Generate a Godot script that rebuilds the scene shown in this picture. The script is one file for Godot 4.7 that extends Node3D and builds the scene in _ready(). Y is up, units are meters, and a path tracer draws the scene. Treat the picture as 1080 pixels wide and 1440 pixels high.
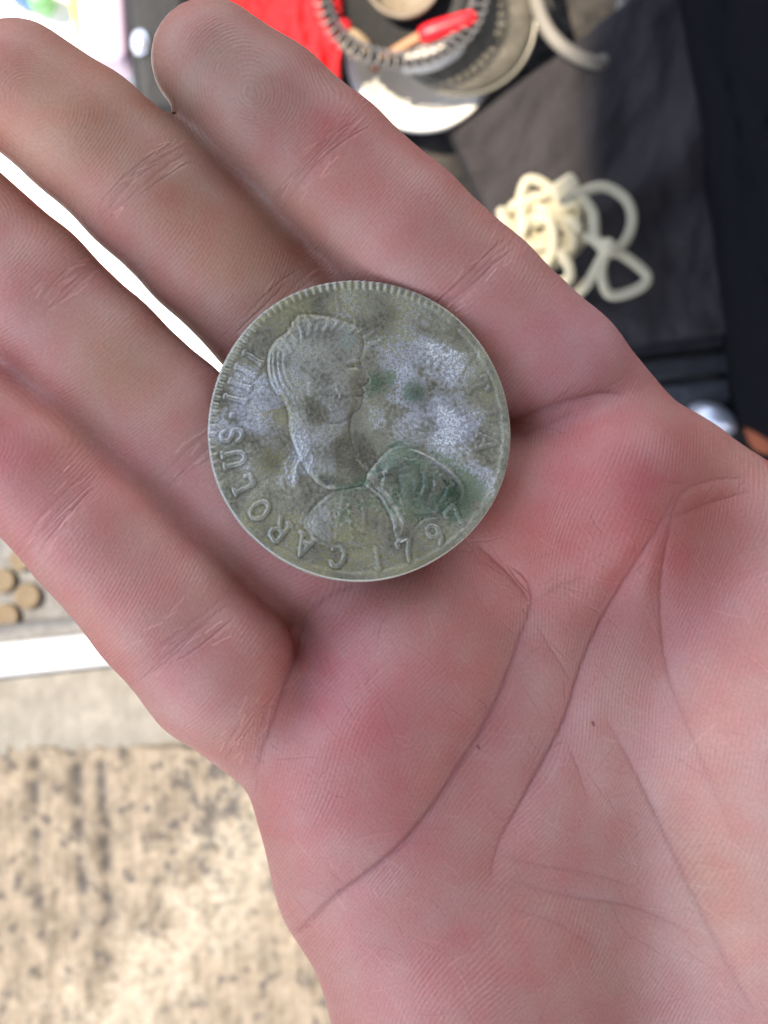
extends Node3D
# A right hand holds a worn silver coin over a bench strewn with odds and ends; an unseen white sheet added overhead shades the hand, the sun slants in under its edge.
# Lengths of the hand and the coin are in millimetres until they are meshed.

const HAND_Y := 0.345            # height of the coin above the ground, metres
const BED := -0.300              # bench top, relative to the coin
const TW := 110.0                # extent of the hand's skin maps, mm
const TH := 146.0
const TS := 12.0                 # texels per mm
var rng := RandomNumberGenerator.new()
var taken := {}


# ------------------------------------------------------------------ helpers: names and metas
func numbered(called: String) -> String:
	var n: int = taken.get(called, 0)
	taken[called] = n + 1
	return called if n == 0 else "%s_%03d" % [called, n]


func tag(o: Node, label: String, category := "", group := "") -> void:
	o.set_meta("label", label)
	if category:
		o.set_meta("category", category)
	if group:
		o.set_meta("group", group)


func thing(called: String, label: String, category: String, at := Vector3.ZERO, group := "") -> Node3D:
	var o := Node3D.new()
	o.name = numbered(called)
	o.position = at
	add_child(o, true)
	tag(o, label, category, group)
	return o


func part(called: String, mesh: Mesh, m: Material, parent: Node = self, at := Vector3.ZERO) -> MeshInstance3D:
	var o := MeshInstance3D.new()
	o.name = numbered(called) if parent == self else called
	o.mesh = mesh
	o.material_override = m
	o.position = at
	parent.add_child(o, true)
	return o


# ------------------------------------------------------------------ helpers: meshes
func make(v: PackedVector3Array, idx: PackedInt32Array, uv := PackedVector2Array(), open := false) -> ArrayMesh:
	var nor := PackedVector3Array()
	nor.resize(v.size())
	var vol := 0.0
	var up := 0.0
	for i in range(0, idx.size(), 3):
		var a := v[idx[i]]
		var b := v[idx[i + 1]]
		var c := v[idx[i + 2]]
		var n := (c - a).cross(b - a)
		vol += a.dot(n)
		up += n.y
		nor[idx[i]] += n
		nor[idx[i + 1]] += n
		nor[idx[i + 2]] += n
	var flip := (up < 0.0) if open else (vol < 0.0)
	var k := -1.0 if flip else 1.0
	for i in nor.size():
		nor[i] = nor[i].normalized() * k
	if flip:
		for i in range(0, idx.size(), 3):
			var t := idx[i + 1]
			idx[i + 1] = idx[i + 2]
			idx[i + 2] = t
	var arr := []
	arr.resize(Mesh.ARRAY_MAX)
	arr[Mesh.ARRAY_VERTEX] = v
	arr[Mesh.ARRAY_NORMAL] = nor
	arr[Mesh.ARRAY_INDEX] = idx
	if uv.size():
		arr[Mesh.ARRAY_TEX_UV] = uv
	var m := ArrayMesh.new()
	m.add_surface_from_arrays(Mesh.PRIMITIVE_TRIANGLES, arr)
	return m


func lathe(prof: Array, seg := 40) -> ArrayMesh:      # prof: Vector2(radius, height), from axis to axis
	var v := PackedVector3Array()
	var idx := PackedInt32Array()
	var n := prof.size()
	for i in n:
		for s in seg:
			var a := TAU * s / seg
			v.append(Vector3(prof[i].x * cos(a), prof[i].y, prof[i].x * sin(a)))
	for i in n - 1:
		for s in seg:
			var t := (s + 1) % seg
			idx.append_array([i * seg + s, i * seg + t, (i + 1) * seg + s, i * seg + t, (i + 1) * seg + t, (i + 1) * seg + s])
	return make(v, idx)


func smooth_path(pts: Array, per := 8, closed := false) -> PackedVector3Array:
	var out := PackedVector3Array()
	var n := pts.size()
	for i in (n if closed else n - 1):
		var p0: Vector3 = pts[(i - 1 + n) % n] if closed or i > 0 else pts[0]
		var p1: Vector3 = pts[i]
		var p2: Vector3 = pts[(i + 1) % n]
		var p3: Vector3 = pts[(i + 2) % n] if closed or i < n - 2 else pts[n - 1]
		for k in per:
			out.append(p1.cubic_interpolate(p2, p0, p3, float(k) / per))
	if not closed:
		out.append(pts[n - 1])
	return out


func tube(path: PackedVector3Array, radius: float, seg := 10, closed := false, radii := PackedFloat32Array()) -> ArrayMesh:
	var v := PackedVector3Array()
	var idx := PackedInt32Array()
	var n := path.size()
	var side := Vector3.ZERO
	for i in n:
		var a := path[(i - 1 + n) % n] if closed else path[maxi(i - 1, 0)]
		var b := path[(i + 1) % n] if closed else path[mini(i + 1, n - 1)]
		var d := (b - a).normalized()
		if side == Vector3.ZERO:
			side = d.cross(Vector3.UP if absf(d.y) < 0.9 else Vector3.RIGHT).normalized()
		side = (side - d * side.dot(d)).normalized()
		var other := d.cross(side)
		var r := radii[i] if radii.size() else radius
		for s in seg:
			var t := TAU * s / seg
			v.append(path[i] + (side * cos(t) + other * sin(t)) * r)
	for i in (n if closed else n - 1):
		var j := (i + 1) % n
		for s in seg:
			var t := (s + 1) % seg
			idx.append_array([i * seg + s, i * seg + t, j * seg + s, i * seg + t, j * seg + t, j * seg + s])
	if not closed:
		for e in [0, n - 1]:
			var dirv := (path[0] - path[1]).normalized() if e == 0 else (path[n - 1] - path[n - 2]).normalized()
			v.append(path[e] + dirv * (radii[e] if radii.size() else radius) * 0.6)
			var c := v.size() - 1
			for s in seg:
				if e == 0:
					idx.append_array([c, e * seg + (s + 1) % seg, e * seg + s])
				else:
					idx.append_array([c, e * seg + s, e * seg + (s + 1) % seg])
	return make(v, idx)


func rounded_box(size: Vector3, r: float, cuts := 3) -> ArrayMesh:
	var v := PackedVector3Array()
	var idx := PackedInt32Array()
	var h := size / 2.0
	var g := []
	for i in cuts + 1:
		g.append(float(i) / cuts)
	for axis in 3:
		for sgn in [-1.0, 1.0]:
			var u := (axis + 1) % 3
			var w := (axis + 2) % 3
			var gu := []
			var gw := []
			for t in g:
				gu.append(-h[u] + r * t)
				gw.append(-h[w] + r * t)
			for t in g:
				gu.append(h[u] - r + r * t)
				gw.append(h[w] - r + r * t)
			var base := v.size()
			for a in gu:
				for b in gw:
					var q := Vector3.ZERO
					q[axis] = h[axis] * sgn
					q[u] = a
					q[w] = b
					var inner := q.clamp(-h + Vector3.ONE * r, h - Vector3.ONE * r)
					v.append(inner + (q - inner).normalized() * r)
			var n := gu.size()
			for i in n - 1:
				for j in n - 1:
					var k := base + i * n + j
					if sgn > 0:
						idx.append_array([k, k + n, k + 1, k + 1, k + n, k + n + 1])
					else:
						idx.append_array([k, k + 1, k + n, k + 1, k + n + 1, k + n])
	return make(v, idx)


# a thick patch over the four corners a b / d c, its upper face lifted by f(u, v)
func patch(a: Vector3, b: Vector3, c: Vector3, d: Vector3, nu: int, nv: int, f: Callable, thick: float) -> ArrayMesh:
	var v := PackedVector3Array()
	var uv := PackedVector2Array()
	var idx := PackedInt32Array()
	var w := nu + 1
	for layer in 2:
		for j in nv + 1:
			for i in w:
				var s := float(i) / nu
				var t := float(j) / nv
				var p := a.lerp(b, s).lerp(d.lerp(c, s), t)
				p += f.call(s, t)
				v.append(p - Vector3(0, thick * layer, 0))
				uv.append(Vector2(s, t))
	var o := w * (nv + 1)
	for j in nv:
		for i in nu:
			var k := j * w + i
			idx.append_array([k, k + 1, k + w, k + 1, k + w + 1, k + w])
			idx.append_array([o + k, o + k + w, o + k + 1, o + k + 1, o + k + w, o + k + w + 1])
	for i in nu:
		for e in [0, nv * w]:
			var k: int = i + e
			if e == 0:
				idx.append_array([k, o + k, k + 1, k + 1, o + k, o + k + 1])
			else:
				idx.append_array([k, k + 1, o + k, k + 1, o + k + 1, o + k])
	for j in nv:
		for e in [0, nu]:
			var k: int = j * w + e
			if e == 0:
				idx.append_array([k, k + w, o + k, k + w, o + k + w, o + k])
			else:
				idx.append_array([k, o + k, k + w, k + w, o + k, o + k + w])
	return make(v, idx, uv)


func pebble(size: Vector3, lumps: float, sd: int) -> ArrayMesh:
	var nz := FastNoiseLite.new()
	nz.seed = sd
	nz.frequency = 0.9
	var v := PackedVector3Array()
	var idx := PackedInt32Array()
	var rows := 14
	var seg := 22
	for i in rows + 1:
		for s in seg:
			var th := PI * i / rows
			var a := TAU * s / seg
			var p := Vector3(sin(th) * cos(a), cos(th), sin(th) * sin(a))
			v.append(p * (1.0 + lumps * nz.get_noise_3dv(p)) * size)
	for i in rows:
		for s in seg:
			var t := (s + 1) % seg
			idx.append_array([i * seg + s, i * seg + t, (i + 1) * seg + s, i * seg + t, (i + 1) * seg + t, (i + 1) * seg + s])
	return make(v, idx)


# ------------------------------------------------------------------ helpers: materials
func mat(c: Color, rough := 0.7, metal := 0.0) -> StandardMaterial3D:
	var m := StandardMaterial3D.new()
	m.albedo_color = c
	m.roughness = rough
	m.metallic = metal
	return m


func noise_tex(size: int, freq: float, ramp: Array, sd := 1, octaves := 4, kind := FastNoiseLite.TYPE_SIMPLEX_SMOOTH) -> NoiseTexture2D:
	var nz := FastNoiseLite.new()
	nz.seed = sd
	nz.noise_type = kind
	nz.frequency = freq
	nz.fractal_octaves = octaves
	var t := NoiseTexture2D.new()
	t.width = size
	t.height = size
	t.seamless = true
	t.noise = nz
	if ramp.size():
		var g := Gradient.new()
		var off := PackedFloat32Array()
		var col := PackedColorArray()
		for r in ramp:
			off.append(r[0])
			col.append(r[1])
		g.offsets = off
		g.colors = col
		t.color_ramp = g
	return t


# noise colour and relief laid on by the object's place in the world; scale = repeats per metre
func rough_mat(ramp: Array, freq: float, scale: float, relief: float, rough := 0.85, sd := 1) -> StandardMaterial3D:
	var m := mat(Color.WHITE, rough)
	m.albedo_texture = noise_tex(512, freq, ramp, sd, 5)
	m.uv1_triplanar = true
	m.uv1_world_triplanar = true
	m.uv1_scale = Vector3.ONE * scale
	if relief > 0.0:
		m.heightmap_enabled = true
		m.heightmap_texture = noise_tex(512, freq * 2.5, [], sd + 7, 5)
		m.heightmap_scale = relief
	return m


# ------------------------------------------------------------------ line work on a float map
class LineMap:
	var w: int
	var h: int
	var s: float
	var o: Vector2
	var d := PackedFloat32Array()

	func _init(ww: int, hh: int, scale: float, origin: Vector2) -> void:
		w = ww
		h = hh
		s = scale
		o = origin
		d.resize(w * h)

	# a line through pts (mm) of half-width r (mm) and strength a, kept where it is the stronger; tapers at the ends when ends < 1
	func line(pts: PackedVector2Array, r: float, a: float, ends := 0.0, sharp := 1.0) -> void:
		var n := pts.size()
		for i in n - 1:
			var p := (pts[i] - o) * s
			var q := (pts[i + 1] - o) * s
			var rr := r * s * 2.2
			var ta := a * _taper(float(i) / (n - 1), ends)
			var tb := a * _taper(float(i + 1) / (n - 1), ends)
			var e := q - p
			var l2 := maxf(e.length_squared(), 1e-6)
			for y in range(maxi(0, int(minf(p.y, q.y) - rr)), mini(h - 1, int(maxf(p.y, q.y) + rr)) + 1):
				for x in range(maxi(0, int(minf(p.x, q.x) - rr)), mini(w - 1, int(maxf(p.x, q.x) + rr)) + 1):
					var c := Vector2(x, y)
					var t := clampf((c - p).dot(e) / l2, 0.0, 1.0)
					var k := (c - p - e * t).length() / (r * s)
					if k < 2.2:
						var val := lerpf(ta, tb, t) * exp(-pow(k, 2.0 * sharp))
						var at := y * w + x
						if val > d[at]:
							d[at] = val

	func _taper(t: float, ends: float) -> float:
		return lerpf(1.0, sqrt(maxf(0.0, sin(PI * t))), ends)

	func at(p: Vector2) -> float:
		var q := (p - o) * s
		var x := clampf(q.x, 0.0, w - 1.001)
		var y := clampf(q.y, 0.0, h - 1.001)
		var i := int(x)
		var j := int(y)
		var fx := x - i
		var fy := y - j
		var k := j * w + i
		return lerpf(lerpf(d[k], d[k + 1], fx), lerpf(d[k + w], d[k + w + 1], fx), fy)


func curve2(pts: Array, per := 8, jitter := 0.0) -> PackedVector2Array:
	var out := PackedVector2Array()
	var n := pts.size()
	for i in n - 1:
		var p0: Vector2 = pts[maxi(i - 1, 0)]
		var p1: Vector2 = pts[i]
		var p2: Vector2 = pts[i + 1]
		var p3: Vector2 = pts[mini(i + 2, n - 1)]
		for k in per:
			out.append(p1.cubic_interpolate(p2, p0, p3, float(k) / per) + Vector2(rng.randf_range(-jitter, jitter), rng.randf_range(-jitter, jitter)))
	out.append(pts[n - 1])
	return out


# ------------------------------------------------------------------ the hand
var cone_o := PackedVector3Array()
var cone_d := PackedVector3Array()
var cone_l := PackedFloat32Array()        # 1 / length squared
var cone_r := PackedFloat32Array()        # radius at the start, and how it changes
var cone_s := PackedFloat32Array()
var cone_g := PackedInt32Array()          # 0..4 fingers and thumb, 5 palm
const PALM_K := 9.0
const JOIN_K := 2.0


func chain(nodes: Array, group: int) -> void:
	for i in nodes.size() - 1:
		var a: Vector4 = nodes[i]
		var b: Vector4 = nodes[i + 1]
		var o := Vector3(a.x, a.y, a.z)
		var ba := Vector3(b.x, b.y, b.z) - o
		cone_o.append(o)
		cone_d.append(ba)
		cone_l.append(1.0 / ba.length_squared())
		cone_r.append(a.w)
		cone_s.append(b.w - a.w)
		cone_g.append(group)


func hand_bones() -> void:
	# index, middle, ring, little finger: from the tip to under the knuckle
	chain([Vector4(-23.54, -5.00, -61.56, 8.10), Vector4(-16.25, -5.50, -55.41, 9.19), Vector4(-7.96, -6.50, -47.98, 9.71), Vector4(1.96, -8.50, -39.00, 10.19), Vector4(12.39, -13.00, -29.87, 10.69), Vector4(23.98, -17.00, -19.31, 11.18), Vector4(30.72, -22.00, -12.45, 11.21)], 0)
	chain([Vector4(-49.53, -3.00, -57.66, 8.61), Vector4(-40.64, -3.50, -51.08, 9.10), Vector4(-32.32, -5.00, -43.90, 9.55), Vector4(-24.15, -8.00, -36.27, 9.78), Vector4(-14.94, -12.20, -27.78, 10.26), Vector4(-5.02, -14.00, -17.56, 10.84), Vector4(7.17, -19.00, -5.12, 11.48)], 1)
	chain([Vector4(-57.92, -4.00, -39.57, 8.84), Vector4(-48.45, -4.20, -30.38, 9.42), Vector4(-39.16, -5.50, -20.89, 9.77), Vector4(-29.96, -7.60, -12.00, 10.05), Vector4(-21.22, -10.20, -3.75, 10.27), Vector4(-10.99, -13.00, 4.50, 10.29), Vector4(-1.02, -19.00, 14.35, 11.07)], 2)
	chain([Vector4(-55.44, -1.00, -12.51, 7.96), Vector4(-47.49, -1.50, -5.70, 8.83), Vector4(-39.12, -2.50, 3.05, 9.25), Vector4(-30.26, -4.00, 12.97, 9.89), Vector4(-22.63, -5.50, 21.56, 10.44), Vector4(-15.65, -14.00, 28.70, 10.44)], 3)
	# thumb, outside the picture on the right
	chain([Vector4(105.59, -8.00, -24.44, 9.29), Vector4(96.66, -10.00, -11.84, 10.65), Vector4(86.30, -14.00, 4.01, 11.24), Vector4(74.50, -18.00, 24.49, 14.29)], 4)
	# metacarpals
	chain([Vector4(31.62, -21.00, -6.72, 11.99), Vector4(48.92, -28.00, 29.78, 17.55), Vector4(62.18, -30.00, 83.62, 21.44)], 5)
	chain([Vector4(10.33, -21.00, 1.03, 13.95), Vector4(32.83, -27.00, 38.13, 17.48), Vector4(53.60, -30.00, 90.05, 21.44)], 5)
	chain([Vector4(0.00, -20.00, 16.47, 13.38), Vector4(16.81, -25.00, 48.33, 17.33), Vector4(45.03, -30.00, 94.34, 21.44)], 5)
	chain([Vector4(-7.05, -15.00, 34.77, 11.69), Vector4(0.41, -18.00, 51.03, 14.29), Vector4(14.67, -21.00, 70.27, 17.57), Vector4(30.72, -27.00, 97.44, 20.12)], 5)
	# pads below the fingers, and the two heels
	chain([Vector4(2.99, -12.50, 19.94, 11.76), Vector4(-4.95, -11.00, 36.16, 11.09)], 5)
	chain([Vector4(32.12, -12.60, -2.59, 11.57), Vector4(19.61, -14.50, 1.81, 10.46)], 5)
	chain([Vector4(68.77, -23.00, 16.67, 19.80), Vector4(66.59, -13.50, 37.05, 25.53), Vector4(63.30, -22.00, 70.57, 24.91)], 5)
	chain([Vector4(11.23, -18.00, 71.44, 16.33), Vector4(22.83, -22.00, 91.32, 18.68)], 5)
	# web to the thumb
	chain([Vector4(43.07, -25.00, -2.10, 11.77), Vector4(66.19, -25.00, 16.81, 14.71), Vector4(78.22, -20.00, 26.76, 13.38)], 5)
	# wrist and forearm
	chain([Vector4(41.81, -30.00, 96.48, 22.51), Vector4(65.92, -32.00, 138.32, 23.77), Vector4(86.05, -34.00, 172.09, 26.14)], 5)
	chain([Vector4(63.25, -30.00, 90.05, 22.51), Vector4(80.60, -34.00, 135.06, 23.96), Vector4(99.90, -36.00, 169.06, 26.35)], 5)


func smin(a: float, b: float, k: float) -> float:
	var h := maxf(k - absf(a - b), 0.0) / k
	return minf(a, b) - h * h * k * 0.25


func field(p: Vector3, list: PackedInt32Array) -> float:
	var fingers := 1e9
	var chain_d := 1e9
	var chain_g := -1
	var palm := 1e9
	for i in list:
		var pa := p - cone_o[i]
		var ba := cone_d[i]
		var t := clampf(pa.dot(ba) * cone_l[i], 0.0, 1.0)
		var dd := (pa - ba * t).length() - cone_r[i] - cone_s[i] * t
		var g := cone_g[i]
		if g >= 4:
			var e := absf(palm - dd)
			if dd < palm:
				palm = dd
			if e < PALM_K:
				e = PALM_K - e
				palm -= e * e * (0.25 / PALM_K)
		elif g != chain_g:
			fingers = smin(fingers, chain_d, 2.6 if chain_g & 1 else 0.4)
			chain_d = dd
			chain_g = g
		else:
			var e := absf(chain_d - dd)
			if dd < chain_d:
				chain_d = dd
			if e < 1.2:
				e = 1.2 - e
				chain_d -= e * e * 0.2083
	fingers = smin(fingers, chain_d, 2.6 if chain_g & 1 else 0.4)
	return smin(palm, fingers, JOIN_K)


const CELL := 0.9
const NB := 7
var grid_o := Vector3(-75.0, -62.0, -78.0)
var grid_n := Vector3i(30, 13, 36)
var block_v: Array = []
var block_e: Array = []
const GX := 512                    # stride of the cell key


func do_block(bi: int) -> void:
	var bx := bi % grid_n.x
	var by := (bi / grid_n.x) % grid_n.y
	var bz := bi / (grid_n.x * grid_n.y)
	var size := CELL * NB
	var lo := grid_o + Vector3(bx, by, bz) * size
	var c := lo + Vector3.ONE * size / 2.0
	var half := size * 0.87
	var ds := PackedFloat32Array()
	var dmin := 1e9
	for i in cone_o.size():
		var pa := c - cone_o[i]
		var ba := cone_d[i]
		var t := clampf(pa.dot(ba) * cone_l[i], 0.0, 1.0)
		var dd := (pa - ba * t).length() - cone_r[i] - cone_s[i] * t
		ds.append(dd)
		dmin = minf(dmin, dd)
	if dmin > half + 7.0 or dmin < -half - 8.0:
		return
	var list := PackedInt32Array()
	for i in ds.size():
		if ds[i] < half + (PALM_K * 2.4 if cone_g[i] >= 4 else 5.0):
			list.append(i)
	var dc := field(c, list)
	if absf(dc) > half * 1.5:
		return
	var n := NB + 1
	var val := PackedFloat32Array()
	val.resize(n * n * n)
	for k in n:
		for j in n:
			for i in n:
				val[(k * n + j) * n + i] = field(lo + Vector3(i, j, k) * CELL, list)
	var vs := PackedVector3Array()
	var keys := PackedInt64Array()
	var edges := PackedInt64Array()
	var g0 := Vector3i(bx, by, bz) * NB
	for k in NB:
		for j in NB:
			for i in NB:
				var at := (k * n + j) * n + i
				var v0 := val[at]
				var key: int = ((g0.z + k) * GX + g0.y + j) * GX + g0.x + i
				# edges owned by this node
				if (v0 < 0.0) != (val[at + 1] < 0.0):
					edges.append(key * 8 + (1 if v0 < 0.0 else 0))
				if (v0 < 0.0) != (val[at + n] < 0.0):
					edges.append(key * 8 + 2 + (1 if v0 < 0.0 else 0))
				if (v0 < 0.0) != (val[at + n * n] < 0.0):
					edges.append(key * 8 + 4 + (1 if v0 < 0.0 else 0))
				var cs := [v0, val[at + 1], val[at + n], val[at + n + 1], val[at + n * n], val[at + n * n + 1], val[at + n * n + n], val[at + n * n + n + 1]]
				var neg := 0
				for q in cs:
					if q < 0.0:
						neg += 1
				if neg == 0 or neg == 8:
					continue
				var sum := Vector3.ZERO
				var cnt := 0
				for e in 12:
					var ea: int = EDGE_A[e]
					var eb: int = EDGE_B[e]
					var va: float = cs[ea]
					var vb: float = cs[eb]
					if (va < 0.0) != (vb < 0.0):
						var pa := Vector3(ea & 1, (ea >> 1) & 1, ea >> 2)
						var pb := Vector3(eb & 1, (eb >> 1) & 1, eb >> 2)
						sum += pa.lerp(pb, va / (va - vb))
						cnt += 1
				vs.append(lo + (Vector3(i, j, k) + sum / cnt) * CELL)
				keys.append(key)
	block_v[bi] = [vs, keys]
	block_e[bi] = edges


const EDGE_A := [0, 2, 4, 6, 0, 1, 4, 5, 0, 1, 2, 3]
const EDGE_B := [1, 3, 5, 7, 2, 3, 6, 7, 4, 5, 6, 7]


func hand_mesh(deep: LineMap, skin_o: Vector2) -> ArrayMesh:
	hand_bones()
	var total := grid_n.x * grid_n.y * grid_n.z
	block_v.resize(total)
	block_e.resize(total)
	var task := WorkerThreadPool.add_group_task(do_block, total)
	WorkerThreadPool.wait_for_group_task_completion(task)
	var v := PackedVector3Array()
	var index := {}
	for b in block_v:
		if b != null:
			for i in b[0].size():
				index[b[1][i]] = v.size()
				v.append(b[0][i])
	var idx := PackedInt32Array()
	var step := [1, GX, GX * GX]
	for b in block_e:
		if b == null:
			continue
		for code in b:
			var key: int = code >> 3
			var axis: int = (code & 7) >> 1
			var inside: bool = (code & 1) == 1
			var s1: int = step[(axis + 1) % 3]
			var s2: int = step[(axis + 2) % 3]
			var a: int = index.get(key, -1)
			var bb: int = index.get(key - s1, -1)
			var c: int = index.get(key - s1 - s2, -1)
			var d: int = index.get(key - s2, -1)
			if a < 0 or bb < 0 or c < 0 or d < 0:
				continue
			if inside:
				idx.append_array([a, c, bb, a, d, c])
			else:
				idx.append_array([a, bb, c, a, c, d])
	# two light smoothing passes, then press the creases of the palm in
	for pass_n in 2:
		var sum := PackedVector3Array()
		var cnt := PackedFloat32Array()
		sum.resize(v.size())
		cnt.resize(v.size())
		for i in range(0, idx.size(), 3):
			var a := idx[i]
			var b := idx[i + 1]
			var c := idx[i + 2]
			sum[a] += v[b] + v[c]
			sum[b] += v[a] + v[c]
			sum[c] += v[a] + v[b]
			cnt[a] += 2.0
			cnt[b] += 2.0
			cnt[c] += 2.0
		for i in v.size():
			if cnt[i] > 0.0:
				v[i] = v[i].lerp(sum[i] / cnt[i], 0.55)
	var nrm := PackedVector3Array()
	nrm.resize(v.size())
	for i in range(0, idx.size(), 3):
		var n := (v[idx[i + 2]] - v[idx[i]]).cross(v[idx[i + 1]] - v[idx[i]])
		for k in 3:
			nrm[idx[i + k]] += n
	var uv := PackedVector2Array()
	for i in v.size():
		var n := nrm[i].normalized()
		if n.y > 0.0:
			v[i] -= n * deep.at(Vector2(v[i].x, v[i].z)) * smoothstep(0.0, 0.5, n.y)
		uv.append(Vector2((v[i].x - skin_o.x) / TW, (v[i].z - skin_o.y) / TH))
	for i in v.size():
		v[i] = v[i] / 1000.0
	return make(v, idx, uv)


# the skin's line work: [points, half-width mm, depth]
func palm_lines() -> Array:
	return [
		[[Vector2(-12.85, 59.50), Vector2(-10.47, 56.36), Vector2(-5.90, 51.22), Vector2(1.90, 44.74), Vector2(7.81, 37.89), Vector2(14.47, 27.61), Vector2(18.56, 17.61), Vector2(20.18, 12.38), Vector2(19.52, 9.04)], 0.5, 1.0],
		[[Vector2(14.28, 49.50), Vector2(15.80, 44.74), Vector2(19.23, 38.84), Vector2(24.47, 29.51), Vector2(27.80, 19.99), Vector2(32.37, 10.66), Vector2(36.94, 2.09), Vector2(39.79, -2.86)], 0.45, 0.85],
		[[Vector2(51.88, -4.95), Vector2(44.74, -4.19), Vector2(39.79, -1.90), Vector2(38.27, 6.66), Vector2(38.46, 15.23), Vector2(39.51, 23.32), Vector2(42.36, 33.32), Vector2(45.69, 42.84)], 0.45, 0.45],
		[[Vector2(30.65, 28.56), Vector2(34.75, 36.17), Vector2(39.03, 45.69), Vector2(43.79, 56.17), Vector2(49.50, 66.64)], 0.5, 0.5],
		[[Vector2(20.18, 12.38), Vector2(17.14, 8.57), Vector2(12.57, 4.28)], 0.4, 0.55],
		[[Vector2(20.18, 12.38), Vector2(23.80, 10.00), Vector2(27.61, 8.57)], 0.4, 0.35],
		[[Vector2(17.14, 49.98), Vector2(24.75, 52.36), Vector2(34.27, 54.26), Vector2(42.36, 57.59)], 0.4, 0.4],
		[[Vector2(15.23, 46.65), Vector2(20.94, 48.07), Vector2(28.56, 49.50), Vector2(34.75, 51.60)], 0.35, 0.3],
		[[Vector2(17.14, 53.79), Vector2(23.80, 56.17), Vector2(29.51, 59.97)], 0.35, 0.25],
		[[Vector2(24.75, 30.46), Vector2(26.66, 35.22), Vector2(28.08, 39.98)], 0.35, 0.3],
		[[Vector2(37.13, 1.90), Vector2(42.36, -0.48), Vector2(51.41, -2.86)], 0.35, 0.35],
		[[Vector2(20.94, 15.23), Vector2(23.80, 19.99), Vector2(25.89, 23.32)], 0.3, 0.3],
		# base of the index finger, base of the little finger
		[[Vector2(15.23, -11.42), Vector2(19.52, -13.52), Vector2(24.75, -15.23), Vector2(29.51, -16.37), Vector2(32.37, -16.18)], 0.6, 0.9],
		[[Vector2(18.09, -10.28), Vector2(22.37, -11.90), Vector2(26.18, -13.80)], 0.5, 0.4],
		[[Vector2(-10.95, 14.47), Vector2(-11.80, 18.56), Vector2(-13.33, 23.32), Vector2(-15.42, 29.51), Vector2(-18.09, 36.65)], 0.6, 0.9],
		[[Vector2(-17.14, 29.99), Vector2(-15.99, 27.61), Vector2(-15.23, 24.75)], 0.4, 0.35],
		[[Vector2(-11.42, 15.23), Vector2(-8.09, 11.90), Vector2(-3.81, 9.52)], 0.5, 0.5],
	]


func joint_lines() -> Array:      # [across from, across to, spread along the finger mm, number, strength]
	return [
		[Vector2(-15.42, -39.98), Vector2(-1.90, -52.55), 1.6, 5, 0.5], [Vector2(5.33, -25.51), Vector2(17.90, -37.89), 1.8, 4, 0.55],
		[Vector2(-38.55, -37.13), Vector2(-24.94, -48.74), 1.7, 5, 0.5], [Vector2(-21.90, -20.94), Vector2(-8.09, -33.80), 1.8, 3, 0.35],
		[Vector2(-45.69, -25.23), Vector2(-38.08, -33.13), 1.6, 4, 0.35], [Vector2(-30.94, -2.86), Vector2(-19.99, -12.38), 1.8, 5, 0.4],
		[Vector2(-48.55, 6.66), Vector2(-37.13, -5.71), 1.9, 5, 0.45], [Vector2(-33.80, 21.90), Vector2(-19.99, 10.95), 2.4, 6, 0.5],
		[Vector2(-22.85, 34.75), Vector2(-13.80, 22.85), 1.5, 3, 0.4],
	]


# finger axes for the ridges of the skin: tip, root, centre of the whorl along it (mm)
const NO_RIDGE := 9.0


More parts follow.
